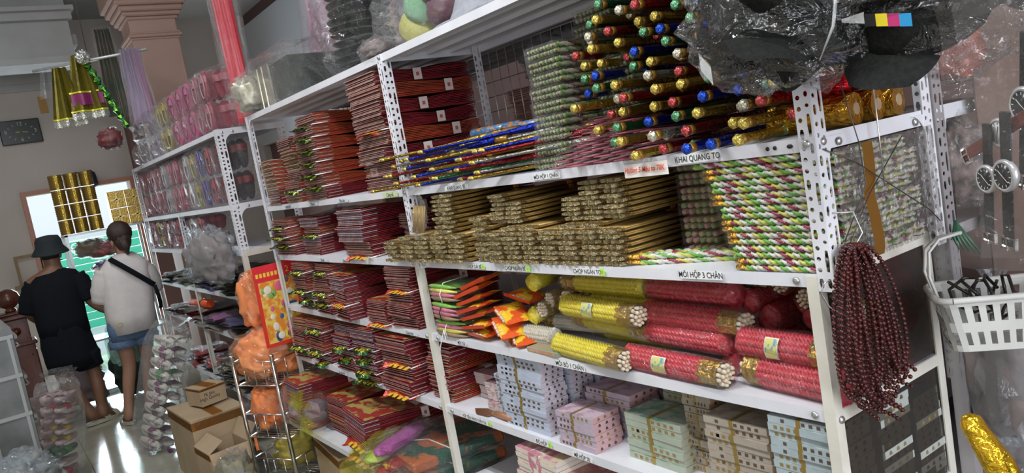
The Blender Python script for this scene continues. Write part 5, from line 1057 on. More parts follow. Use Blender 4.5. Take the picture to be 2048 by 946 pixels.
for zz, sets in ((.98 + .03, ((-3.95, [2, 0, 2, 0, 2, 0]), (-4.30, [2, 2, 0, 2, 7, 0]), (-4.72, [1, 2, 1, 7, 2]), (-5.10, [1, 1, 2, 1]), (-5.6, [0, 2, 0]), (-6.1, [2, 0, 2]))),
                 (.70 + .03, ((-3.98, [2, 1, 5, 2]), (-4.35, [5, 2, 4, 1]), (-4.75, [5, 2, 4, 4]), (-5.2, [5, 5, 2, 3, 5]), (-5.7, [3, 3, 8]), (-6.15, [8, 3, 5]))),
                 (.30 + .03, ((-4.45, [2, 5, 6, 2, 5, 6, 6, 2, 6]), (-4.85, [5, 8, 8, 5, 8, 8]), (-5.35, [8, 8, 8, 3]), (-5.9, [3, 8, 3, 3])))):
    for x, seq in sets: heap(x, zz, seq, f'the heap {abs(x + 3.65):.0f} paces along the {"upper" if zz > .9 else "middle" if zz > .5 else "bottom"} flat-pack shelf' if False else f'{ORD[[q[0] for q in sets].index(x)]} heap, {"upper" if zz > .9 else "middle" if zz > .5 else "bottom"} pack shelf', w=1.15)
for i in range(3):
    t = thing('glitter_board', ['red and green glitter board leaning on bottom shelf, left one', 'red and green glitter board leaning on bottom shelf, middle one', 'red and green glitter board leaning on bottom shelf, right one'][i], 'board', (-4.08 + .09 * i, -.01 + .02 * i, .331), (-.25, 0, .1), 'red and green glitter boards'); b = MB(); b.box(0, .10, 0, .012, 0, .27, b=.002); b.obj('red_panel', foil('glitter_red', (.32, .01, .03)), t)
    b = MB(); b.box(.03, .07, -.002, 0, .02, .25); b.obj('green_panel', foil('glitter_green', (.02, .15, .07)), t)
t = thing('orange_roll', 'bright orange-red roll on the middle pack shelf', 'roll', (-5.35, .0, .85), (0, 0, .1)); b = MB(); b.rod((0, 0, .03), (.34, .02, .03), .03, 14); b.obj('paper_roll', mat('roll_orange', (.65, .08, .02), .4), t); b = MB(); b.rod((.2, .012, .03), (.23, .014, .03), .0315, 14); b.obj('gold_ring', FC['gold'], t)
# ================================================================ the gap between the racks: wire cart, posters, orange bags
CX, CY, CR = -3.40, -.02, .46
t = thing('wire_cart', 'chrome wire cart with three tiers between the two racks', 'cart', (CX, CY, 0), CR)
hw, hd = .15, .17
for sx in (-1, 1):
    for sy in (-1, 1): b = MB(); b.rod((sx * hw, sy * hd, 0), (sx * hw, sy * hd, .76 if sy < 0 or True else .7), .011, 10); b.lathe([(.013, .757), (.013, .765), (.008, .77)], 10, 0, Matrix.Translation((sx * hw, sy * hd, 0))); b.obj('post', CHROME, t)
for k, z in enumerate((.60, .31, .06)):
    b = MB()
    for zz in (z, z + .13):
        q = [(-hw, -hd, zz), (hw, -hd, zz), (hw, hd, zz), (-hw, hd, zz), (-hw, -hd, zz)]
        for i in range(4): b.rod(q[i], q[i + 1], .0045, 7)
    for i in range(1, 4):
        for sy in (-1, 1): x = -hw + 2 * hw * i / 4; b.rod((x, sy * hd, z), (x, sy * hd, z + .13), .0028, 6)
        for sx in (-1, 1): y = -hd + 2 * hd * i / 4; b.rod((sx * hw, y, z), (sx * hw, y, z + .13), .0028, 6)
    for i in range(1, 12): y = -hd + 2 * hd * i / 12; b.rod((-hw, y, z), (hw, y, z), .0018, 5)
    b.obj('wire_tray', CHROME, t)
OR1 = mat('orange_nylon', (.78, .24, .07), .6, c2=(.85, .34, .14), nscale=5, bump=.4, bscale=12); OR2 = mat('orange_bright', (.85, .18, .03), .6, c2=(.88, .30, .10), nscale=14, bump=.6, bscale=40)
OF = film('orange_bag_film', tint=(1, .93, .85), gloss=.22, rough=.12, haze=.14, hazec=(.8, .55, .35), bump=.8, bscale=16, spike=.45)
def obag(lab, loc, r, seed, m, fm=OF):
    t = thing('orange_bag', lab, 'bag', loc, 0, 'orange stuffed bags on the wire cart'); b = MB(); b.blob((0, 0, r[2]), (r[0] * .93, r[1] * .93, r[2] * .93), seed, .34, 2.6, 30, 20, 0, .8, True, r[2] * .9); b.obj('stuffing', m, t)
    b = MB(); b.blob((0, 0, r[2]), r, seed + 3, .25, 2.6, 34, 22, 0, .85, False, r[2] * .96); b.obj('clear_film', fm, t); return t
obag('orange bag slumped on the top tray of the wire cart', (-3.42, -.05, .615), (.19, .17, .125), 31, OR1)
obag('orange bag leaning behind the poster stack', (-3.52, -.02, .86), (.07, .10, .16), 32, OR1)
obag('bright orange bag on the middle tray, left part', (-3.43, -.10, .325), (.10, .09, .12), 33, OR2, CRISP)
obag('bright orange bag on the middle tray, right part', (-3.36, .05, .325), (.10, .10, .125), 34, OR2, CRISP)
bagthing('clear bag with a yellow packet on the lowest cart tray', 'bag', (-3.395, -.03, .08), (.115, .12, .10), 35, mat('yellow_packet', (.50, .40, .04), .4, c2=(.4, .3, .03), nscale=10), CRISP, name='clear_bag', neck=False)
bagthing('clear bag hanging off the cart corner near the open carton', 'bag', (-3.28, -.38, .01), (.13, .10, .15), 36, mat('gold_packet', (.30, .25, .12), .5, c2=(.2, .2, .18), nscale=12), CRISP, neck=True)
t = thing('orange_tie', 'orange rag tied under the middle tray at the cart corner', 'tie', (-3.50, -.20, .30)); b = MB(); b.grid(lambda u, v: (.02 * (u - .5) * (1 + v), .01 * math.sin(u * 9), -.09 * v), 5, 5, smooth=False); b.obj('rag', OR2, t)
# New Year posters
PRED = mat('poster_red', (.70, .04, .03), .3); PART = mat('poster_art', (.75, .25, .03), .35, c2=(.80, .58, .12), nscale=26, low=.44, high=.56); PCOL = [mat('poster_pink', (.72, .12, .25), .4), mat('poster_blue', (.05, .12, .30), .4), mat('poster_cream', (.80, .72, .55), .4), mat('poster_green', (.20, .40, .10), .4), mat('poster_gold', (.85, .60, .05), .4)]
for i in range(3):
    t = thing('hanging_poster', ['red and gold festive poster, frontmost, leaning behind the rack post', 'red festive poster just behind the frontmost one', 'rearmost red festive poster with a darker header'][i], 'poster', (-3.20 - .012 * i, -.115 + .055 * i * (1 if i == 2 else .1), .80), (.0, .06 + .01 * i, .02), 'red festive posters')
    w_, h_ = .225, .43
    b = MB(); b.box(-.002, .001, 0, w_, 0, h_); b.obj('card', PRED, t)
    b = MB(); b.box(.001, .0016, .018, w_ - .012, .018, h_ * .80, b=0); art = b.obj('picture', PART, t)
    b = MB(); b.box(.001, .0016, .004, w_ - .004, h_ * .83, h_ * .99); hd_ = b.obj('header', mat('header_red', (.75, .03, .05), .3), t)
    if i in (0, 2):
        text('lettering', '2 2', .045, PCOL[4], hd_, (.0022, w_ * .72, h_ * .90), (PI / 2, 0, PI / 2)); 
        b = MB(); r = random.Random(3 + i)
        for k in range(6): y = .012 + .02 * k; b.box(.0017, .002, y, y + .013, h_ * .86, h_ * .91)
        b.obj('gold_characters', PCOL[4], hd_)['kind'] = 'stuff'
        for k in range(26):
            y = .03 + r.random() * (w_ - .07); z = .03 + r.random() * (h_ * .72); m = PCOL[k % 5]; s = .008 + .010 * r.random(); b = MB(); T = Matrix.Translation((.0017, y, z)) @ Matrix.Rotation(PI / 2, 4, 'Y'); b.lathe([(s, 0), (s * .9, .0006)], 9, 0, T, sx=1 + r.random() * .6); b.obj('printed_figure', m, art)
        for k, (y, z, s) in enumerate(((.06, .30, .022), (.125, .31, .026), (.175, .27, .018), (.09, .05, .020), (.165, .045, .022))):
            b = MB(); T = Matrix.Translation((.0022, y, z)) @ Matrix.Rotation(PI / 2, 4, 'Y'); b.lathe([(s, 0), (s * .9, .0006)], 12, 0, T); q = b.obj('round_emblem', PCOL[2 if k != 1 else 0], art)
            b = MB(); b.box(.0030, .0034, y - s * .5, y + s * .5, z - s * .12, z + s * .12); b.box(.0030, .0034, y - s * .12, y + s * .12, z - s * .6, z + s * .6)
        b = MB(); b.box(.0018, .0026, .13, .20, .185, .215, b=0); b.obj('dark_ribbon', PCOL[1], art)
# cartons
CARD = mat('cardboard', (.42, .31, .19), .75, c2=(.36, .26, .16), nscale=6, bump=.1, bscale=60); CARDI = mat('cardboard_inner', (.36, .27, .18), .8); TAPE = film('parcel_tape', tint=(.85, .68, .42), gloss=.06, rough=.15, haze=.10, hazec=(.5, .35, .2), bump=.3, bscale=20, spike=.3)
def carton(lab, x0, x1, y0, y1, h, z=0.0, rz=0.0, open_=True, letters=None):
    w_, d_ = x1 - x0, y1 - y0; t = thing('cardboard_box', lab, 'box', ((x0 + x1) / 2, (y0 + y1) / 2, z), rz, None); a, c = w_ / 2, d_ / 2; k = .004
    b = MB(); b.box(-a, a, -c, -c + k, 0, h); b.box(-a, a, c - k, c, 0, h); b.box(-a, -a + k, -c + k, c - k, 0, h); b.box(a - k, a, -c + k, c - k, 0, h); b.box(-a + k, a - k, -c + k, c - k, 0, k); b.obj('carton_walls', CARD, t)
    if open_:
        for s in (-1, 1):
            b = MB(); b.box(-a, a, 0, c * .9, -.002, .002, T=Matrix.Translation((0, s * c, h)) @ Matrix.Rotation((.95 if s > 0 else PI - 2.6), 4, 'X') @ Matrix.Identity(4)); b.obj('flap', CARD, t)
        b = MB(); b.box(0, a * .8, -c, c, -.002, .002, T=Matrix.Translation((a, 0, h)) @ Matrix.Rotation(.9, 4, 'Y')); b.obj('flap', CARD, t)
    else:
        for s in (-1, 1): b = MB(); b.box(-a, a, min(0, -s * c), max(0, -s * c), -.002, .002, T=Matrix.Translation((0, s * c, h + .002)) @ Matrix.Rotation(s * .05, 4, 'X')); b.obj('flap', CARD, t)
        b = MB(); b.box(-a - .001, a + .001, -.03, .03, h + .006, h + .008); b.obj('tape', TAPE, t)
    b = MB(); b.box(a, a + .001, -c, c, h * .86, h * .98); b.box(-a, a, -c - .001, -c, h * .86, h * .98); b.obj('edge_tape', TAPE, t)
    if letters:
        for q, s in enumerate(letters): text('lettering', s, .028, INK, t, (a + .0015, -c * .3, h * (.62 - .22 * q)), (PI / 2, 0, PI / 2), sx=.9)
    return t
carton('big taped cardboard box on the floor under the small one', -4.33, -3.80, -.47, -.16, .40, 0, .05, False)
carton('small cardboard box with printed side standing on the big taped one', -4.20, -4.02, -.36, -.20, .105, .412, .25, False, ['PE film', 'High Quality'])
carton('open cardboard box in front of the taped one, flaps raised', -3.78, -3.52, -.46, -.24, .27, 0, .08, True)
carton('open cardboard box under the lowest packet shelf', -3.00, -2.55, -.06, .28, .33, 0, -.1, False)
bagthing('grey film wad lying in the open box under the rack', 'film', (-2.75, .05, .345), (.10, .10, .05), 41, mat('grey_wad', (.15, .15, .17), .6), CRISP, name='film_wad', neck=False, amp=.45)
bagthing('dark bag behind the small cardboard box under the far rack', 'bag', (-4.45, .05, .0), (.16, .14, .13), 42, mat('dark_goods', (.05, .05, .06), .6, c2=(.2, .2, .2), nscale=8), CRISP, neck=False)
t = thing('candy_wrapper', 'small purple wrapper on the floor by the slipper bag', 'wrapper', (-4.82, -.47, 0)); b = MB(); b.grid(lambda u, v: (.07 * u, .03 * v, .006 + .006 * math.sin(u * 9) * math.sin(v * 6 + 1)), 6, 4, smooth=False); b.obj('foil_scrap', foil('purple_foil', (.30, .08, .35)), t)
# yellow knotted bags on the lowest shelf
YF = film('yellow_film', tint=(.95, .95, .55), gloss=.06, rough=.12, haze=.24, hazec=(.60, .60, .15), bump=.8, bscale=20, spike=.5)
t = thing('knotted_bag', 'clear goods bag tied with a yellow knot on the lowest shelf end', 'bag', (-2.86, -.10, ze - .03))
b = MB(); b.blob((-.06, .04, .09), (.17, .12, .10), 5, .3, 2.5, 26, 16, 0, .8, False, .085); b.obj('clear_film', CRISP, t)
b = MB(); b.blob((-.05, .05, .075), (.13, .09, .075), 8, .2, 2.5, 18, 12); b.obj('contents', mat('pink_grey_goods', (.35, .22, .24), .6, c2=(.15, .13, .15), nscale=14), t)
for k in range(6):
    a = 2 * PI * k / 6; b = MB(); b.grid(lambda u, v: (.12 + (.01 + .10 * u) * math.cos(a + (v - .5) * (.5 + .9 * u)), -.05 + .03 * math.sin(v * 8 + k) * u, .11 + (.01 + .10 * u) * math.sin(a + (v - .5) * (.5 + .9 * u))), 5, 6, smooth=False); b.obj('bow_fold', YF, t)
t = thing('yellow_bag', 'long yellow film bag with coloured packets spilling at shelf middle', 'bag', (-1.98, -.12, ze - .03), (0, 0, .45))
b = MB(); b.blob((0, .0, .07), (.06, .16, .065), 6, .3, 3, 24, 16, 0, .8, False, .065); b.obj('yellow_film', YF, t)
for k, (m, x, z) in enumerate(((RFOIL, .10, .03), (mat('lime_pack', (.45, .60, .08), .4), .06, .08), (mat('violet_pack', (.40, .08, .30), .4), .11, .11), (RFOIL, .15, .06), (mat('yellow_pack', (.70, .50, .05), .4), .12, .0))):
    b = MB(); b.blob((x, .03, z + .02), (.045, .14, .02), 50 + k, .15, 3, 18, 10, 0, .7, False); b.obj('coloured_packet', m, t)
b = MB(); b.blob((.11, .04, .08), (.10, .20, .085), 7, .25, 3, 28, 16, 0, .8, False, .08); b.obj('clear_film', CRISP, t)
for i in range(2):
    t = thing('embroidered_set', ['green and red embroidered folded set under clear film, lower one', 'green and red embroidered folded set, upper one'][i], 'cloth', (-1.84, -.06, ze - .02 + .055 * i), (-.0, .0, -.15 + .05 * i), 'embroidered sets in clear film')
    b = MB(); b.box(-.14, .18, -.04, .34, 0, .045, b=.01); b.obj('folded_cloth', mat('embroidered_cloth', (.015, .09, .05), .6, c2=(.45, .12, .03), nscale=9, low=.52, high=.56), t)
    b = MB(); b.tube([(-.13, -.035, .047), (.0, .10, .047), (.17, .12, .047)], .003, 5); b.obj('white_trim', PAPER, t)
    crumple('clear_film', t, (.02, .14, .03), (.20, .22, .045), 8 + i, CRISP, .2, 3, 30, 14, .6, .032)
# ================================================================ floor goods: leaning bags of slippers
SBF = film('slipper_bag_film', gloss=.25, rough=.08, haze=.12, bump=1.0, bscale=30, spike=1.2)
def slipper_bag(lab, loc, rot, n, tops, cols, w=.30, step=.075, seed=1, grp=None):
    t = thing('bag_of_slippers', lab, 'slippers', loc, rot, grp)
    for i in range(n):
        sole, strap = cols[i % len(cols)]
        for s in (-1, 1): slipper(t, (s * .0, s * .045, .05 + i * step), (0 if s > 0 else PI, 0, 0) if False else (.12 * s, 0, 0), sole, strap, 1.0)
        slipper(t, (.0, -.035, .05 + i * step), (PI / 2, 0, 0), sole, strap, 1.0)
    crumple('clear_film', t, (0, -.01, n * step / 2 + .03), (.175, .115, n * step / 2 + .05), seed, SBF, .14, 3, 30, 34, .5)
    b = MB(); b.grid(lambda u, v: ((.05 + .12 * v) * math.cos(2 * PI * u) * (1 + .25 * math.sin(u * 40)), (.03 + .06 * v) * math.sin(2 * PI * u), n * step + .07 + .08 * v), 16, 3, smooth=False); b.obj('gathered_neck', CRISP, t); return t
WSO = sm('cream', (.66, .62, .55)); PUR = sm('plum', (.20, .04, .12)); BLKS = sm('spot', (.10, .06, .05)); GRS = sm('leaf', (.08, .30, .08))
PRP = mat('slipper_print', (.62, .55, .50), .5, c2=(.28, .05, .16), nscale=50, low=.5, high=.55)
t = slipper_bag('tall clear bag of white slippers leaning against the far rack', (-4.95, -.52, .0), (-.30, .14, .28), 10, None, [(WSO, PRP), (WSO, PUR), (WSO, WSO), (WSO, BLKS), (WSO, PRP), (WSO, PUR), (WSO, GRS)], .3, .078, 4)
t = slipper_bag('clear bag of pale slippers with gold and red ones, leaning left', (-5.0, -1.09, .0), (-.18, -.05, -.5), 8, None, [(sm('salmon_pale', (.50, .36, .34)), sm('foil_r', (.55, .03, .04), .2)), (sm('salmon_pale', (.50, .36, .34)), sm('salmon2', (.42, .30, .28))), (sm('darkgreen', (.03, .12, .05)), sm('green_s', (.05, .3, .08), .3)), (sm('salmon_pale', (.50, .36, .34)), sm('gold_s', (.60, .40, .05), .25)), (sm('salmon_pale', (.50, .36, .34)), sm('gold_s', (.60, .40, .05), .25)), (sm('salmon_pale', (.50, .36, .34)), sm('salmon2', (.42, .30, .28)))], .3, .07, 5)
# clear plastic drawers at the left edge and the heap of film before them
t = thing('drawer_tower', 'clear grey plastic drawer tower at the left edge', 'drawers', (-4.35, -1.36, 0), (0, 0, .05)); PLD = mat('grey_clear_plastic', (.10, .105, .10), .25, c2=(.16, .165, .16), nscale=6, spec=.5)
b = MB(); b.box(-.34, -.33, -.18, .18, 0, 1.12); b.box(.33, .34, -.18, .18, 0, 1.12); b.box(-.34, .34, -.18, -.17, 0, 1.12); b.box(-.34, .34, -.18, .18, 1.12, 1.135); b.obj('carcass', PLD, t)
for k in range(6):
    b = MB(); b.box(.34, .352, -.18, .18, .03 + k * .21, .05 + k * .21); b.obj('side_rib', mat('pale_plastic_rib', (.30, .31, .30), .3), t)
for k in range(3): b = MB(); b.box(.34, .350, -.17 + .16 * k, -.155 + .16 * k, .03, 1.1); b.obj('side_rib', mat('pale_plastic_rib', (.30, .31, .30), .3), t)
for k in range(5):
    b = MB(); z = .02 + k * .22; b.box(-.32, .32, -.165, .185, z, z + .195, b=.012); b.box(-.32, .32, .185, .20, z + .17, z + .19); d_ = b.obj('drawer', PLD, t); b = MB(); b.tube([(-.08, .19, z + .1), (-.07, .215, z + .1), (.07, .215, z + .1), (.08, .19, z + .1)], .006, 6); b.obj('handle', STEEL, d_)
for k in range(5): bagthing(f'crinkled clear film heaped at the lower left, {ORD[k]} clump from the left', 'film', (-3.72 + .10 * k, -1.30 + .04 * (k % 3), .385 if k < 4 else .385), (.13, .10, .07 + .02 * (k % 2)), 60 + k, mat('pale_wad2', (.16, .17, .16), .7, c2=(.22, .23, .22), nscale=6), BAGF, 'clear film heap at the lower left', name='film_wad', neck=False, amp=.4)
b = MB(); b.box(-3.9, -3.15, -1.45, -1.15, 0, .38, b=.01); tag(b.obj('low_crate', PLD), 'low grey crate under the film heap at the lower left', 'crate')
t = thing('tall_rack_edge', 'white cabinet side with hanging picture cards at the far left edge', 'cabinet', (-6.2, -1.62, 0)); b = MB(); b.box(0, .5, 0, .42, 0, 2.45, b=.004); b.obj('side_panel', mat('cabinet_white', (.52, .52, .50), .6), t)
for k, (z, m) in enumerate(((1.92, mat('card_mauve', (.45, .12, .35), .4)), (1.74, mat('card_dark', (.03, .06, .05), .4)), (1.62, mat('card_gold', (.45, .32, .04), .4)))): b = MB(); b.box(.50, .505, .24, .41, z, z + .14); b.obj('picture_card', m, t)
for k in range(2):
    t = thing('hanging_pack', ['gold foil sachet hanging at the far left edge', 'silver-brown foil sachet hanging at far left above the gold one'][k], 'pack', (-5.68, -1.13, 2.42 + .14 * k), (.2, .3, .3)); b = MB(); b.blob((0, 0, 0), (.02, .09, .085), 70 + k, .2, 3, 14, 10, 0, .7, False); b.obj('foil_pouch', foil('tan_foil', (.42, .28, .06)) if k == 0 else foil('brown_foil', (.25, .16, .14)), t)
# ================================================================ far end: clock, wall card, gold stacks, glass cabinet, newel post
t = thing('wall_clock', 'black rectangular clock with pale numerals on the far wall', 'clock', (-9.49, -.555, 2.74)); b = MB(); b.box(0, .03, -.20, .20, -.135, .135, b=.008); b.obj('case', mat('clock_black', (.015, .017, .016), .25), t)
b = MB(); b.box(.03, .032, -.185, .185, -.12, .12); f_ = b.obj('dial', mat('clock_face', (.02, .03, .025), .3), t)
for s, y, z in (('12', 0, .085), ('3', .145, 0), ('6', 0, -.088), ('9', -.145, 0)): text('numeral', s, .06, mat('pale_print', (.5, .52, .45), .5), f_, (.034, y, z), (PI / 2, 0, PI / 2))
for k in range(12):
    if k % 3: a = k * PI / 6; b = MB(); b.box(.033, .0345, -.003, .003, -.012, .012, T=Matrix.Translation((0, math.sin(a) * .13, math.cos(a) * .088)) @ Matrix.Rotation(-a, 4, 'X')); b.obj('hour_mark', mat('pale_print', (.5, .52, .45), .5), f_)
b = MB(); b.box(.036, .038, -.003, .003, -.01, .07, T=Matrix.Rotation(-1.75, 4, 'X')); b.obj('minute_hand', mat('hand_yellow', (.6, .55, .1), .4), f_); b = MB(); b.box(.036, .038, -.004, .004, -.01, .05, T=Matrix.Rotation(1.6, 4, 'X')); b.obj('hour_hand', mat('hand_yellow', (.6, .55, .1), .4), f_)
b = MB(); b.box(-9.5, -9.49, -.315, -.235, 2.92, 3.11); tag(b.obj('ochre_card', mat('ochre_card', (.55, .33, .10), .7)), 'small ochre card stuck on the far wall above the clock', 'card')
for k in range(2): 
    t = thing('black_pouch', ['black pouch on a hook over the back door, left', 'black pouch on a hook over the back door, right'][k], 'bag', (-9.38, -.13 + .13 * k, 2.10)); b = MB(); b.blob((0, 0, 0), (.05, .075, .10), k + 3, .15, 2, 14, 10, 0, .7, True); b.obj('pouch', mat('navy_cloth', (.01, .02, .03), .8), t); b = MB(); b.rod((-.09, 0, .09), (.0, 0, .09), .006, 6); b.obj('hook', STEEL, t)
t = thing('yard_shutter', 'green roller shutter across the yard outside the back door', 'shutter', (-12.9, 0, 0))
b = MB(); b.box(-.1, 0, -3, 3, 1.38, 4.5); b.obj('white_wall', mat('yard_white', (.85, .87, .87), .7), t)
for k in range(11): b = MB(); b.box(-.02, .03, -3, 3, .125 * k, .125 * k + .115, b=.01); b.obj('slat', mat('shutter_green', (.08, .62, .38), .4), t)
t = thing('glass_cabinet', 'narrow glass-fronted cabinet behind the two people', 'cabinet', (-7.75, -.33, 0)); GLS = film('cabinet_glass', tint=(.92, .96, .95), gloss=.05, rough=.04, haze=.03, bump=.05, bscale=5, spike=.4)
for y in (-.22, .45):
    for x in (0, .36): b = MB(); b.box(x, x + .025, y, y + .025, 0, 1.53); b.obj('frame_post', mat('aluminium', (.55, .56, .56), .35, .7), t)
for z in (.02, .5, 1.0, 1.51): b = MB(); b.box(0, .385, -.22, .475, z, z + .018); b.obj('shelf', mat('aluminium', (.55, .56, .56), .35, .7), t)
b = MB(); b.box(.380, .383, -.195, .45, .04, 1.51); b.obj('glass_pane', GLS, t)
for i, (lab, y, z, c) in enumerate((('red metallic bag on the upper shelf of the glass cabinet', -.02, 1.25, (.40, .05, .04)), ('violet bag below the red one in the glass cabinet', -.0, 1.06, (.10, .05, .25)), ('dark green bag low in the glass cabinet', .05, .54, (.03, .07, .04)), ('grey bag in the middle of glass cabinet', -.02, .80, (.25, .27, .27)), ('brown carton on the upper cabinet shelf', -.12, 1.28, (.28, .15, .08)))):
    bagthing(lab, 'bag', (-7.55, -.33 + y + .1, z), (.13, .14, .09), 80 + i, mat(f'cabinet_goods_{i}', c, .35, .2), CRISP, name='wrapped_goods', neck=False)
GCY = mat('gold_ring_paper', (.40, .26, .06), .3, .7, c2=(.30, .19, .04), nscale=20, stretch=(1, 1, 8), bump=.4, bscale=60)
for i in range(3):
    for k in range(4):
        t = thing('gold_roll', f'gold paper roll on the glass cabinet, {["left", "middle", "right"][i]} column, {["lowest", "second", "third", "topmost"][k]}', 'roll', (-7.56, -.50 + .125 * i, 1.53 + .142 * k), 0, 'gold paper rolls on the glass cabinet')
        b = MB(); pr = []
        for q in range(7): pr += [(.062, q * .02), (.058, q * .02 + .016)]
        b.lathe(pr, 16); b.obj('paper_rings', GCY, t); b = MB(); b.box(.058, .061, -.012, .012, .0, .135); b.obj('painted_glint', foil('glint_gold', (.75, .52, .08), .15), t)  # brighter gold strip painted on as the roll's highlight
GBX = foil('gold_box_foil', (.70, .48, .12), .25)
for i, (y, z) in enumerate(((-.13, 0), (.02, 0), (-.13, .165), (.02, .165))):
    t = thing('gold_box', f'gold foil gift box on the glass cabinet, {["lower left", "lower right", "upper left", "upper right"][i]}', 'box', (-7.50, y, 1.53 + z), 0, 'gold gift boxes'); b = MB(); b.box(0, .14, 0, .145, 0, .16, b=.004); b.obj('box', GBX, t); b = MB(); b.box(.14, .142, .066, .08, 0, .161); b.box(.14, .142, 0, .145, .075, .088); b.obj('ribbon', foil('ribbon_gold', (.85, .70, .35), .2), t)
WOOD = mat('red_brown_wood', (.13, .035, .018), .35, c2=(.09, .022, .012), nscale=12, stretch=(6, 6, .6), coat=.2)
t = thing('newel_post', 'carved red-brown wooden newel post with ball behind the man', 'post', (-6.95, -1.10, 0)); b = MB(); b.box(-.10, .10, -.11, .11, 0, .70, b=.006); b.box(-.075, .075, -.115, .115, .06, .64, b=.004); b.obj('lower_shaft', WOOD, t)
b = MB(); b.box(-.085, .085, -.095, .095, .72, .92, b=.006); b.obj('upper_block', WOOD, t); b = MB(); b.box(-.12, .12, -.13, .13, .69, .725, b=.008); b.obj('moulding', WOOD, t); b = MB(); b.box(-.125, .125, -.135, .135, .92, .96, b=.01); b.box(-.10, .10, -.11, .11, .96, .985, b=.008); b.obj('moulding', WOOD, t)
b = MB(); T = Matrix.Translation((.086, 0, .82)) @ Matrix.Rotation(PI / 2, 4, 'Y'); b.lathe([(.035, 0), (.035, .008), (.02, .012), (.022, .02), (.005, .028)], 14, 0, T); b.box(.085, .092, -.07, .07, .745, .755); b.box(.085, .092, -.07, .07, .885, .895); b.box(.085, .092, -.075, -.065, .75, .89); b.box(.085, .092, .065, .075, .75, .89); b.obj('carved_panel', WOOD, t)
b = MB(); b.box(.099, .105, -.08, -.07, .1, .62); b.box(.099, .105, .07, .08, .1, .62); b.box(.099, .105, -.08, .08, .6, .61); b.box(.099, .105, -.08, .08, .1, .11); b.obj('sunk_panel_frame', WOOD, t)
b = MB(); b.lathe([(.04, .985), (.045, 1.0), (.03, 1.015), (.07, 1.04), (.088, 1.075), (.09, 1.10), (.078, 1.14), (.045, 1.17), (.008, 1.18)], 22); b.obj('ball_finial', WOOD, t)
t = thing('stair_baluster_rail', 'dark wooden stair rail leaving the newel post leftwards', 'rail', (-6.95, -1.22, 0)); b = MB(); b.tube([(0, 0, .86), (-.05, -.5, .98), (-.1, -1.3, 1.25)], .04, 10); b.obj('handrail', WOOD, t)
for k in range(5): b = MB(); b.lathe([(.02, 0), (.03, .2), (.018, .4), (.03, .6), (.02, .9)], 10, 0, Matrix.Translation((-.02 - .02 * k, -.15 - .22 * k, 0))); b.obj('baluster', WOOD, t)
bagthing('pinkish sack on the floor behind the man', 'sack', (-7.12, -.70, 0), (.20, .19, .21), 95, mat('pink_sack', (.42, .33, .33), .8, c2=(.36, .28, .28), nscale=4), film('sack_film', haze=.5, gloss=.03, spike=.15, hazec=(.45, .36, .36)), neck=False, name='sack')
bagthing('dark green bag on the floor between the two people', 'bag', (-7.0, -.33, .0), (.15, .13, .27), 96, mat('dark_green_goods', (.02, .04, .025), .7), mat('dark_bag_skin', (.03, .05, .035), .35), neck=False)
t = thing('wooden_frame', 'small wooden frame leaning on the far wall by the door', 'frame', (-9.45, -.92, 1.05)); WF2 = mat('tan_wood', (.30, .20, .11), .6)
for a in ((0, .03, -.0, .28, 0, .03), (0, .03, -.0, .28, .30, .33), (0, .03, -.0, .03, .03, .30), (0, .03, .25, .28, .03, .30)): b = MB(); b.box(*a); b.obj('frame_bar', WF2, t)
b = MB(); b.box(-.04, .05, -.05, .33, -.04, 0); b.obj('bracket_shelf', WF2, t)
# hanging bunch of gold fringed bags in front of the beam
t = thing('curtain_rail', 'short pale rail under the beam holding the hanging bags', 'rail', (-6.1, -.32, 2.86)); b = MB(); b.rod((-.3, -.25, 0), (.3, .5, .0), .012, 8); b.obj('rail', mat('pale_metal', (.6, .6, .58), .4, .5), t); b = MB(); b.rod((.0, .12, .0), (.0, .12, 1.09), .003, 5); b.obj('hanging_wire', WIRE, t)
OLV = mat('olive_foil', (.17, .14, .015), .35, .5, c2=(.12, .10, .015), nscale=8, bump=.4, bscale=30)
for i, (x, y, z, w_, h_) in enumerate(((-6.1, -.42, 2.42, .24, .40), (-6.05, -.28, 2.46, .26, .44), (-6.15, -.50, 2.60, .18, .25))):
    t = thing('hanging_flag_bag', ['olive gold fringed pennant bag hanging, left', 'olive gold pennant bag with plum stripe and silver fringe', 'grey clear bag bunched at the top of the hanging pennants'][i], 'bag', (x, y, z), (.0, .0, 1.35 + .1 * i), 'hanging festive bags')
    m0 = OLV if i < 2 else BAGF
    b = MB(); b.grid(lambda u, v: ((u - .5) * w_ * (1 - .6 * v), .02 * math.sin(u * 12 + i), h_ * v), 12, 6, smooth=False); md = b.obj('pennant', m0, t)
    if i < 2:
        b = MB(); b.grid(lambda u, v: ((u - .5) * w_ * 1.01, -.004 + .02 * math.sin(u * 12 + i) - .004, -.055 + .05 * v + .006 * math.sin(u * 60)), 30, 2, smooth=False); b.obj('silver_fringe', foil('fringe_silver', (.60, .60, .55), .2), t)
        b = MB(); b.grid(lambda u, v: ((u - .5) * w_ * 1.01, -.006 + .02 * math.sin(u * 12 + i), .0 + .012 * v), 12, 1); b.obj('yellow_edge', mat('edge_yellow', (.75, .70, .05), .3, .4), t)
        if i: b = MB(); b.grid(lambda u, v: ((u - .5) * w_ * .86, -.008 + .02 * math.sin(u * 12 * .86 + i), .05 + .09 * v), 12, 2); b.obj('plum_stripe', mat('plum_foil', (.20, .02, .10), .4), t); b = MB(); b.grid(lambda u, v: ((u - .5) * w_ * .9, -.010 + .02 * math.sin(u * 11 + i), .145 + .012 * v), 12, 1); b.obj('yellow_edge', mat('edge_yellow', (.75, .70, .05), .3, .4), t)
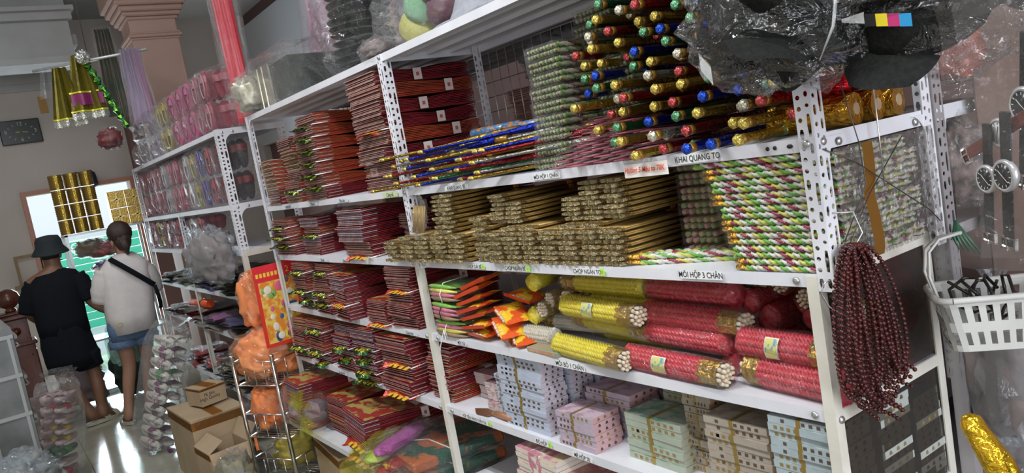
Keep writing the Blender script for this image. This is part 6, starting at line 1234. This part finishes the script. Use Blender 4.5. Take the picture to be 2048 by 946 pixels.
t = thing('green_garland', 'long green and gold foil garland hanging beside the pennants', 'garland', (-5.95, -.16, 2.30)); b = MB(); K = 26; b.tube([(.02 * math.sin(k), .10 - .008 * k * .9 + .0, .02 * k) for k in range(K)], [.022 + .012 * math.sin(k * 2.1) for k in range(K)], 8, smooth=False, mats=lambda i, j: (i + j) % 2); b.obj('foil_leaves', [foil('lime_foil', (.22, .50, .06)), foil('deep_green_foil', (.02, .16, .05))], t); b = MB(); b.blob((0, -.10, .56), (.04, .05, .05), 3, .4, 4, 14, 10); b.obj('silver_knot', foil('fringe_silver', (.60, .60, .55), .2), t)
drape('hanging_sleeve', 'long dim clear sleeve with green goods hanging before the column', 'bag', -6.15, -.05, 2.40, .14, .72, CRISP, 9, mat('dim_green_goods', (.06, .10, .05), .5, c2=(.20, .14, .10), nscale=6), 1.2, .22)
bagthing('dark red bag hanging at the foot of the garland', 'bag', (-5.95, -.20, 2.14), (.10, .09, .08), 97, mat('dark_red_goods', (.16, .02, .02), .5), CRISP, flatz=False)
# ================================================================ people
SKIN = mat('skin_tan', (.20, .095, .055), .55, c2=(.17, .08, .045), nscale=12); SKIN2 = mat('skin_light', (.33, .17, .11), .55, c2=(.29, .15, .09), nscale=12)
def body(parent, m, J, extra_hands):
    """J: joint name -> (position, radius); one skinned surface"""
    names = list(J); idx = {n: i for i, n in enumerate(names)}
    edges = [('pelvis', 'waist'), ('waist', 'chest'), ('chest', 'neck'), ('neck', 'jaw'), ('jaw', 'crown')]
    for s in 'LR': edges += [('chest', 'shoulder' + s), ('shoulder' + s, 'elbow' + s), ('elbow' + s, 'wrist' + s), ('wrist' + s, 'palm' + s), ('pelvis', 'hip' + s), ('hip' + s, 'knee' + s), ('knee' + s, 'calf' + s), ('calf' + s, 'ankle' + s), ('ankle' + s, 'heel' + s), ('ankle' + s, 'toe' + s)]
    vs = [J[n][0] for n in names]; rs = [J[n][1] for n in names]; ed = [(idx[a], idx[c]) for a, c in edges]
    for s in 'LR':
        w_ = Vector(J['wrist' + s][0]); p = Vector(J['palm' + s][0]); d = (p - w_).normalized(); side = d.cross(Vector((0, 0, 1))).normalized() if abs(d.z) < .9 else Vector((0, 1, 0)); cur = Vector(extra_hands)
        for k in range(4):
            a = p + side * (.022 * (1.5 - k)) * .8 + d * .03; c = a + d * (.035, .042, .038, .028)[k]; e = c + (d * .4 + cur * .6).normalized() * .025
            n0 = len(vs); vs += [tuple(a), tuple(c), tuple(e)]; rs += [.0095, .0085, .0075]; ed += [(idx['palm' + s], n0), (n0, n0 + 1), (n0 + 1, n0 + 2)]
        a = w_ + (p - w_) * .5 + side * .035; c = a + d * .03 + side * .015; n0 = len(vs); vs += [tuple(a), tuple(c)]; rs += [.011, .009]; ed += [(idx['wrist' + s], n0), (n0, n0 + 1)]
    me = bpy.data.meshes.new('body'); me.from_pydata(vs, ed, []); me.materials.append(m); o = link('body', me, parent)
    md = o.modifiers.new('skin', 'SKIN'); md.use_smooth_shade = True
    for i, sv in enumerate(me.skin_vertices[0].data):
        r = rs[i]; sv.radius = r if isinstance(r, tuple) else (r, r); sv.use_root = (i == idx['pelvis'])
    sb = o.modifiers.new('sub', 'SUBSURF'); sb.levels = 2; sb.render_levels = 2; return o
def garment(name, parent, m, torso, sleeves=(), seed=0, fold=.008, extra=()):
    """torso: rings (centre, half width across, half depth, yaw); sleeves and trouser legs: tubes"""
    b = MB(); K = 28; vs = []
    for i, (c, hw_, hd_, yaw) in enumerate(torso):
        for j in range(K):
            a = 2 * PI * j / K; x = math.copysign(abs(math.cos(a)) ** .8, math.cos(a)) * hd_; y = math.copysign(abs(math.sin(a)) ** .8, math.sin(a)) * hw_
            p = Vector((x * math.cos(yaw) - y * math.sin(yaw), x * math.sin(yaw) + y * math.cos(yaw), 0)) + Vector(c)
            q = noise.noise(Vector((p.x * 5 + seed, p.y * 9, p.z * 3))) + .5 * noise.noise(Vector((p.x * 14 + seed, p.y * 18, p.z * 7)))
            d = (p - Vector(c)); p += d.normalized() * q * fold * 2.2 if d.length > 1e-4 else d; vs.append(p)
    n = len(torso); b.add(vs, [(i * K + j, i * K + (j + 1) % K, (i + 1) * K + (j + 1) % K, (i + 1) * K + j) for i in range(n - 1) for j in range(K)], 0, None, True)
    for pts, rad in sleeves:
        P = []; R_ = []
        for i in range(len(pts) - 1):
            for k in range(4): f = k / 4; P.append(Vector(pts[i]).lerp(Vector(pts[i + 1]), f)); R_.append((rad[i] * (1 - f) + rad[i + 1] * f) * (1 + .06 * math.sin((i * 4 + k) * 2.3 + seed)))
        P.append(Vector(pts[-1])); R_.append(rad[-1]); b.tube([tuple(p) for p in P], R_, 16, cap=False)
    o = b.obj(name, m, parent); md = o.modifiers.new('thick', 'SOLIDIFY'); md.thickness = .004; return o
def face(parent, c, fwd, m, hair, lip=(.30, .08, .06)):
    c = Vector(c); f = Vector(fwd).normalized(); s = f.cross(Vector((0, 0, 1))).normalized()
    b = MB(); b.blob(tuple(c + f * .094 + Vector((0, 0, -.012))), (.013, .013, .022), 1, .05, 1, 10, 8, smooth=True); b.obj('nose', m, parent)
    for k in (-1, 1):
        b = MB(); b.blob(tuple(c + s * .078 * k + Vector((0, 0, -.01))), (.014, .012, .028), 1, .05, 1, 10, 8, smooth=True); b.obj('ear', m, parent)
        b = MB(); b.blob(tuple(c + f * .084 + s * .030 * k + Vector((0, 0, .008))), (.010, .010, .007), 1, 0, 1, 10, 8, smooth=True); b.obj('eye', mat('eye_dark', (.05, .03, .02), .2), parent)
    b = MB(); b.blob(tuple(c + f * .088 + Vector((0, 0, -.05))), (.010, .022, .006), 1, 0, 1, 10, 6, smooth=True); b.obj('mouth', mat('lips', lip, .5), parent)
# --- the man in black with a bucket hat (faces the far door, body turned slightly to the rack)
mx, my = -6.30, -.76
P1 = thing('person', 'man in black T-shirt, black shorts and dark bucket hat, seen from behind', 'person', (mx, my, 0), .0)
J = dict(pelvis=((.0, -.03, .80), (.12, .12)), waist=((.0, -.03, .93), (.11, .12)), chest=((.0, -.02, 1.14), (.11, .13)), neck=((-.02, .0, 1.30), .052), jaw=((-.04, .0, 1.375), (.062, .066)), crown=((-.05, .005, 1.47), (.080, .076)),
         hipL=((.0, -.12, .76), .085), kneeL=((.02, -.125, .44), .055), calfL=((.02, -.06, .30), .052), ankleL=((.02, .01, .075), .032), heelL=((.05, .0, .04), .028), toeL=((-.03, .13, .03), .026),
         hipR=((.0, .06, .76), .085), kneeR=((-.01, .10, .43), .055), calfR=((.01, .10, .29), .052), ankleR=((.0, .09, .075), .032), heelR=((.04, .08, .04), .028), toeR=((-.06, .20, .03), .026),
         shoulderL=((.0, -.175, 1.21), .058), elbowL=((-.04, -.235, .98), .042), wristL=((-.22, -.17, .88), .028), palmL=((-.29, -.13, .87), .030),
         shoulderR=((-.01, .155, 1.21), .058), elbowR=((.02, .19, .98), .042), wristR=((.03, .27, .875), .028), palmR=((.03, .325, .86), .030))
body(P1, SKIN, J, (-.2, .3, -.6))
garment('t_shirt', P1, BLACK, [((0, -.03, .76), .178, .13, .15), ((0, -.03, .88), .178, .13, .15), ((0, -.03, 1.0), .18, .13, .12), ((0, -.02, 1.12), .188, .125, .08), ((0, -.01, 1.20), .188, .115, .05), ((-.005, -.005, 1.26), .15, .085, 0), ((-.015, 0, 1.29), .075, .06, 0)],
        [([(0, -.14, 1.20), (-.01, -.20, 1.10), (-.03, -.235, .99)], [.085, .08, .072]), ([(-.01, .12, 1.20), (.01, .165, 1.10), (.02, .19, 1.0)], [.085, .08, .070])], 3)
garment('shorts', P1, BLACK, [((0, -.015, .49), .195, .125, .12), ((0, -.02, .58), .20, .13, .13), ((0, -.03, .70), .19, .13, .15), ((0, -.03, .80), .175, .125, .15), ((0, -.03, .88), .16, .115, .15)], [([(0, -.10, .60), (.02, -.115, .47)], [.10, .098]), ([(0, .07, .60), (-.005, .085, .46)], [.10, .095])], 5)
b = MB(); b.lathe([(.135, -.055), (.13, -.045), (.098, .0), (.094, .05), (.080, .078), (.03, .088), (.005, .09)], 26, 0, Matrix.Translation((-.05, .005, 1.475)) @ Matrix.Rotation(.12, 4, 'Y'), True, 1.1, 1.0); o = b.obj('bucket_hat', mat('hat_navy', (.012, .018, .02), .85, bump=.4, bscale=60), P1)
face(P1, (-.045, .003, 1.41), (-.75, .65, -.1), SKIN, None)
b = MB(); b.blob((-.035, .0, 1.415), (.078, .078, .055), 4, .05, 6, 18, 12, smooth=True); b.obj('hair', mat('hair_black', (.01, .009, .008), .6), P1)
SAND = mat('sandal_grey', (.34, .32, .25), .5)
def sandal(parent, a, c, w_=.05):
    a, c = Vector(a), Vector(c); d = (c - a).normalized(); s = d.cross(Vector((0, 0, 1))); t0 = a - d * .045; b = MB(); K = 14; vs = []
    for z in (.0, .022):
        for k in range(K): q = 2 * PI * k / K; vs.append(a.lerp(c, .5) + d * ((c - a).length / 2 + .055) * math.cos(q) + s * w_ * math.sin(q) + Vector((0, 0, z - a.lerp(c, .5).z)))
    b.add(vs, [tuple(reversed(range(K))), tuple(range(K, 2 * K))] + [(i, (i + 1) % K, K + (i + 1) % K, K + i) for i in range(K)]); o = b.obj('sandal', SAND, parent)
    b = MB(); m_ = a.lerp(c, .72); b.grid(lambda u, v: m_ + d * (.05 * (u - .5)) + s * (w_ * .95) * math.cos(PI * v) * -1 + Vector((0, 0, .02 - m_.z + .045 * math.sin(PI * v))), 3, 10); b.obj('strap', SAND, o)
sandal(P1, J['heelL'][0], J['toeL'][0]); sandal(P1, J['heelR'][0], J['toeR'][0])
# --- the woman in white
wx, wy = -5.93, -.42
P2 = thing('person', 'woman in loose white T-shirt and denim shorts, black strap across back', 'person', (wx, wy, 0), .0)
J = dict(pelvis=((.0, .06, .80), (.11, .12)), waist=((.0, .07, .93), (.09, .10)), chest=((.0, .09, 1.14), (.10, .12)), neck=((.0, .12, 1.32), .045), jaw=((-.02, .12, 1.40), (.055, .060)), crown=((-.01, .125, 1.49), (.076, .074)),
         hipL=((.0, -.02, .76), .082), kneeL=((.0, -.02, .45), .054), calfL=((.0, -.06, .30), .050), ankleL=((.02, -.11, .07), .030), heelL=((.05, -.11, .035), .026), toeL=((-.08, -.14, .028), .024),
         hipR=((.0, .13, .76), .082), kneeR=((-.02, .12, .45), .054), calfR=((-.02, .09, .30), .050), ankleR=((-.01, .05, .07), .030), heelR=((.03, .05, .035), .026), toeR=((-.11, .02, .028), .024),
         shoulderL=((.0, -.05, 1.24), .052), elbowL=((-.05, -.10, 1.0), .038), wristL=((-.16, .0, .98), .025), palmL=((-.20, .055, .98), .027),
         shoulderR=((.0, .23, 1.23), .052), elbowR=((-.06, .27, 1.0), .038), wristR=((-.24, .22, .93), .025), palmR=((-.31, .18, .93), .027))
body(P2, SKIN2, J, (-.3, .1, -.6))
WTEE = mat('white_cotton', (.62, .58, .56), .85, c2=(.58, .54, .52), nscale=20)
garment('t_shirt', P2, WTEE, [((0, .075, .71), .185, .15, 0), ((0, .075, .85), .185, .15, 0), ((0, .085, 1.0), .185, .145, 0), ((0, .095, 1.14), .185, .13, 0), ((0, .10, 1.23), .175, .115, 0), ((0, .105, 1.29), .12, .08, 0), ((-.0, .115, 1.325), .058, .055, 0)],
        [([(0, -.02, 1.22), (-.02, -.065, 1.10), (-.05, -.095, .98)], [.08, .088, .08]), ([(0, .19, 1.22), (-.02, .25, 1.10), (-.05, .275, .98)], [.085, .090, .08])], 8, .010)
garment('denim_shorts', P2, mat('denim', (.08, .13, .22), .85, c2=(.11, .17, .27), nscale=60), [((0, .06, .66), .175, .12, 0), ((0, .06, .76), .175, .12, 0), ((0, .065, .88), .15, .11, 0)], [([(0, -.02, .70), (0, -.025, .60)], [.10, .102]), ([(0, .13, .70), (-.005, .135, .60)], [.10, .102])], 9, .004)
b = MB(); b.blob((.0, .125, 1.485), (.098, .090, .095), 4, .06, 6, 22, 16, smooth=True); b.blob((.045, .13, 1.42), (.055, .062, .075), 9, .1, 6, 16, 12, smooth=True); b.tube([(.07, .13, 1.43), (.085, .135, 1.37), (.08, .14, 1.31)], [.04, .032, .008], 12); b.obj('hair', mat('hair_brown', (.045, .022, .014), .45, c2=(.02, .011, .008), nscale=20, stretch=(8, 8, 1), bump=.4, bscale=50), P2)
face(P2, (-.015, .122, 1.425), (-.8, -.5, -.3), SKIN2, None)
b = MB(); b.grid(lambda u, v: (.118 + .035 * math.sin(PI * u) + .0 * v, .00 + .27 * u + .028 * (v - .5), 1.305 - .27 * u + .028 * (v - .5)), 12, 2); b.tube([(.03, .02, 1.30), (.118, .0, 1.30)], .012, 6, flat=.3); b.tube([(.12, .27, 1.03), (.10, .285, .90), (.03, .29, .84)], .011, 6, flat=.4); o = b.obj('bag_strap', BLACK, P2); md = o.modifiers.new('thick', 'SOLIDIFY'); md.thickness = .004
b = MB(); T = Matrix.Translation((.158, -.04, .82)) @ Matrix.Rotation(PI / 2, 4, 'Y'); b.tube([(.158, -.04 + .022 * math.cos(q * PI / 8), .80 + .012 * math.sin(q * PI / 8)) for q in range(17)], .003, 5, cap=False); b.obj('yellow_logo', mat('logo_yellow', (.55, .45, .12), .5), P2)
sandal(P2, J['heelL'][0], J['toeL'][0], .045); sandal(P2, J['heelR'][0], J['toeR'][0], .045)
t = thing('plastic_carrier_bag', 'pale mint translucent bag held between the man and the woman', 'bag', (-6.24, -.40, .50)); MINT = film('mint_film', tint=(.85, .97, .93), gloss=.03, rough=.3, haze=.62, hazec=(.50, .72, .66), bump=.5, bscale=12, spike=.2)
b = MB(); b.blob((0, 0, .12), (.11, .13, .19), 98, .3, 2.2, 28, 20, 0, .8, False); b.obj('bag_film', MINT, t); b = MB(); b.tube([(0, -.05, .28), (.01, -.03, .32), (0, .03, .27)], .008, 6); b.obj('handle', MINT, t)
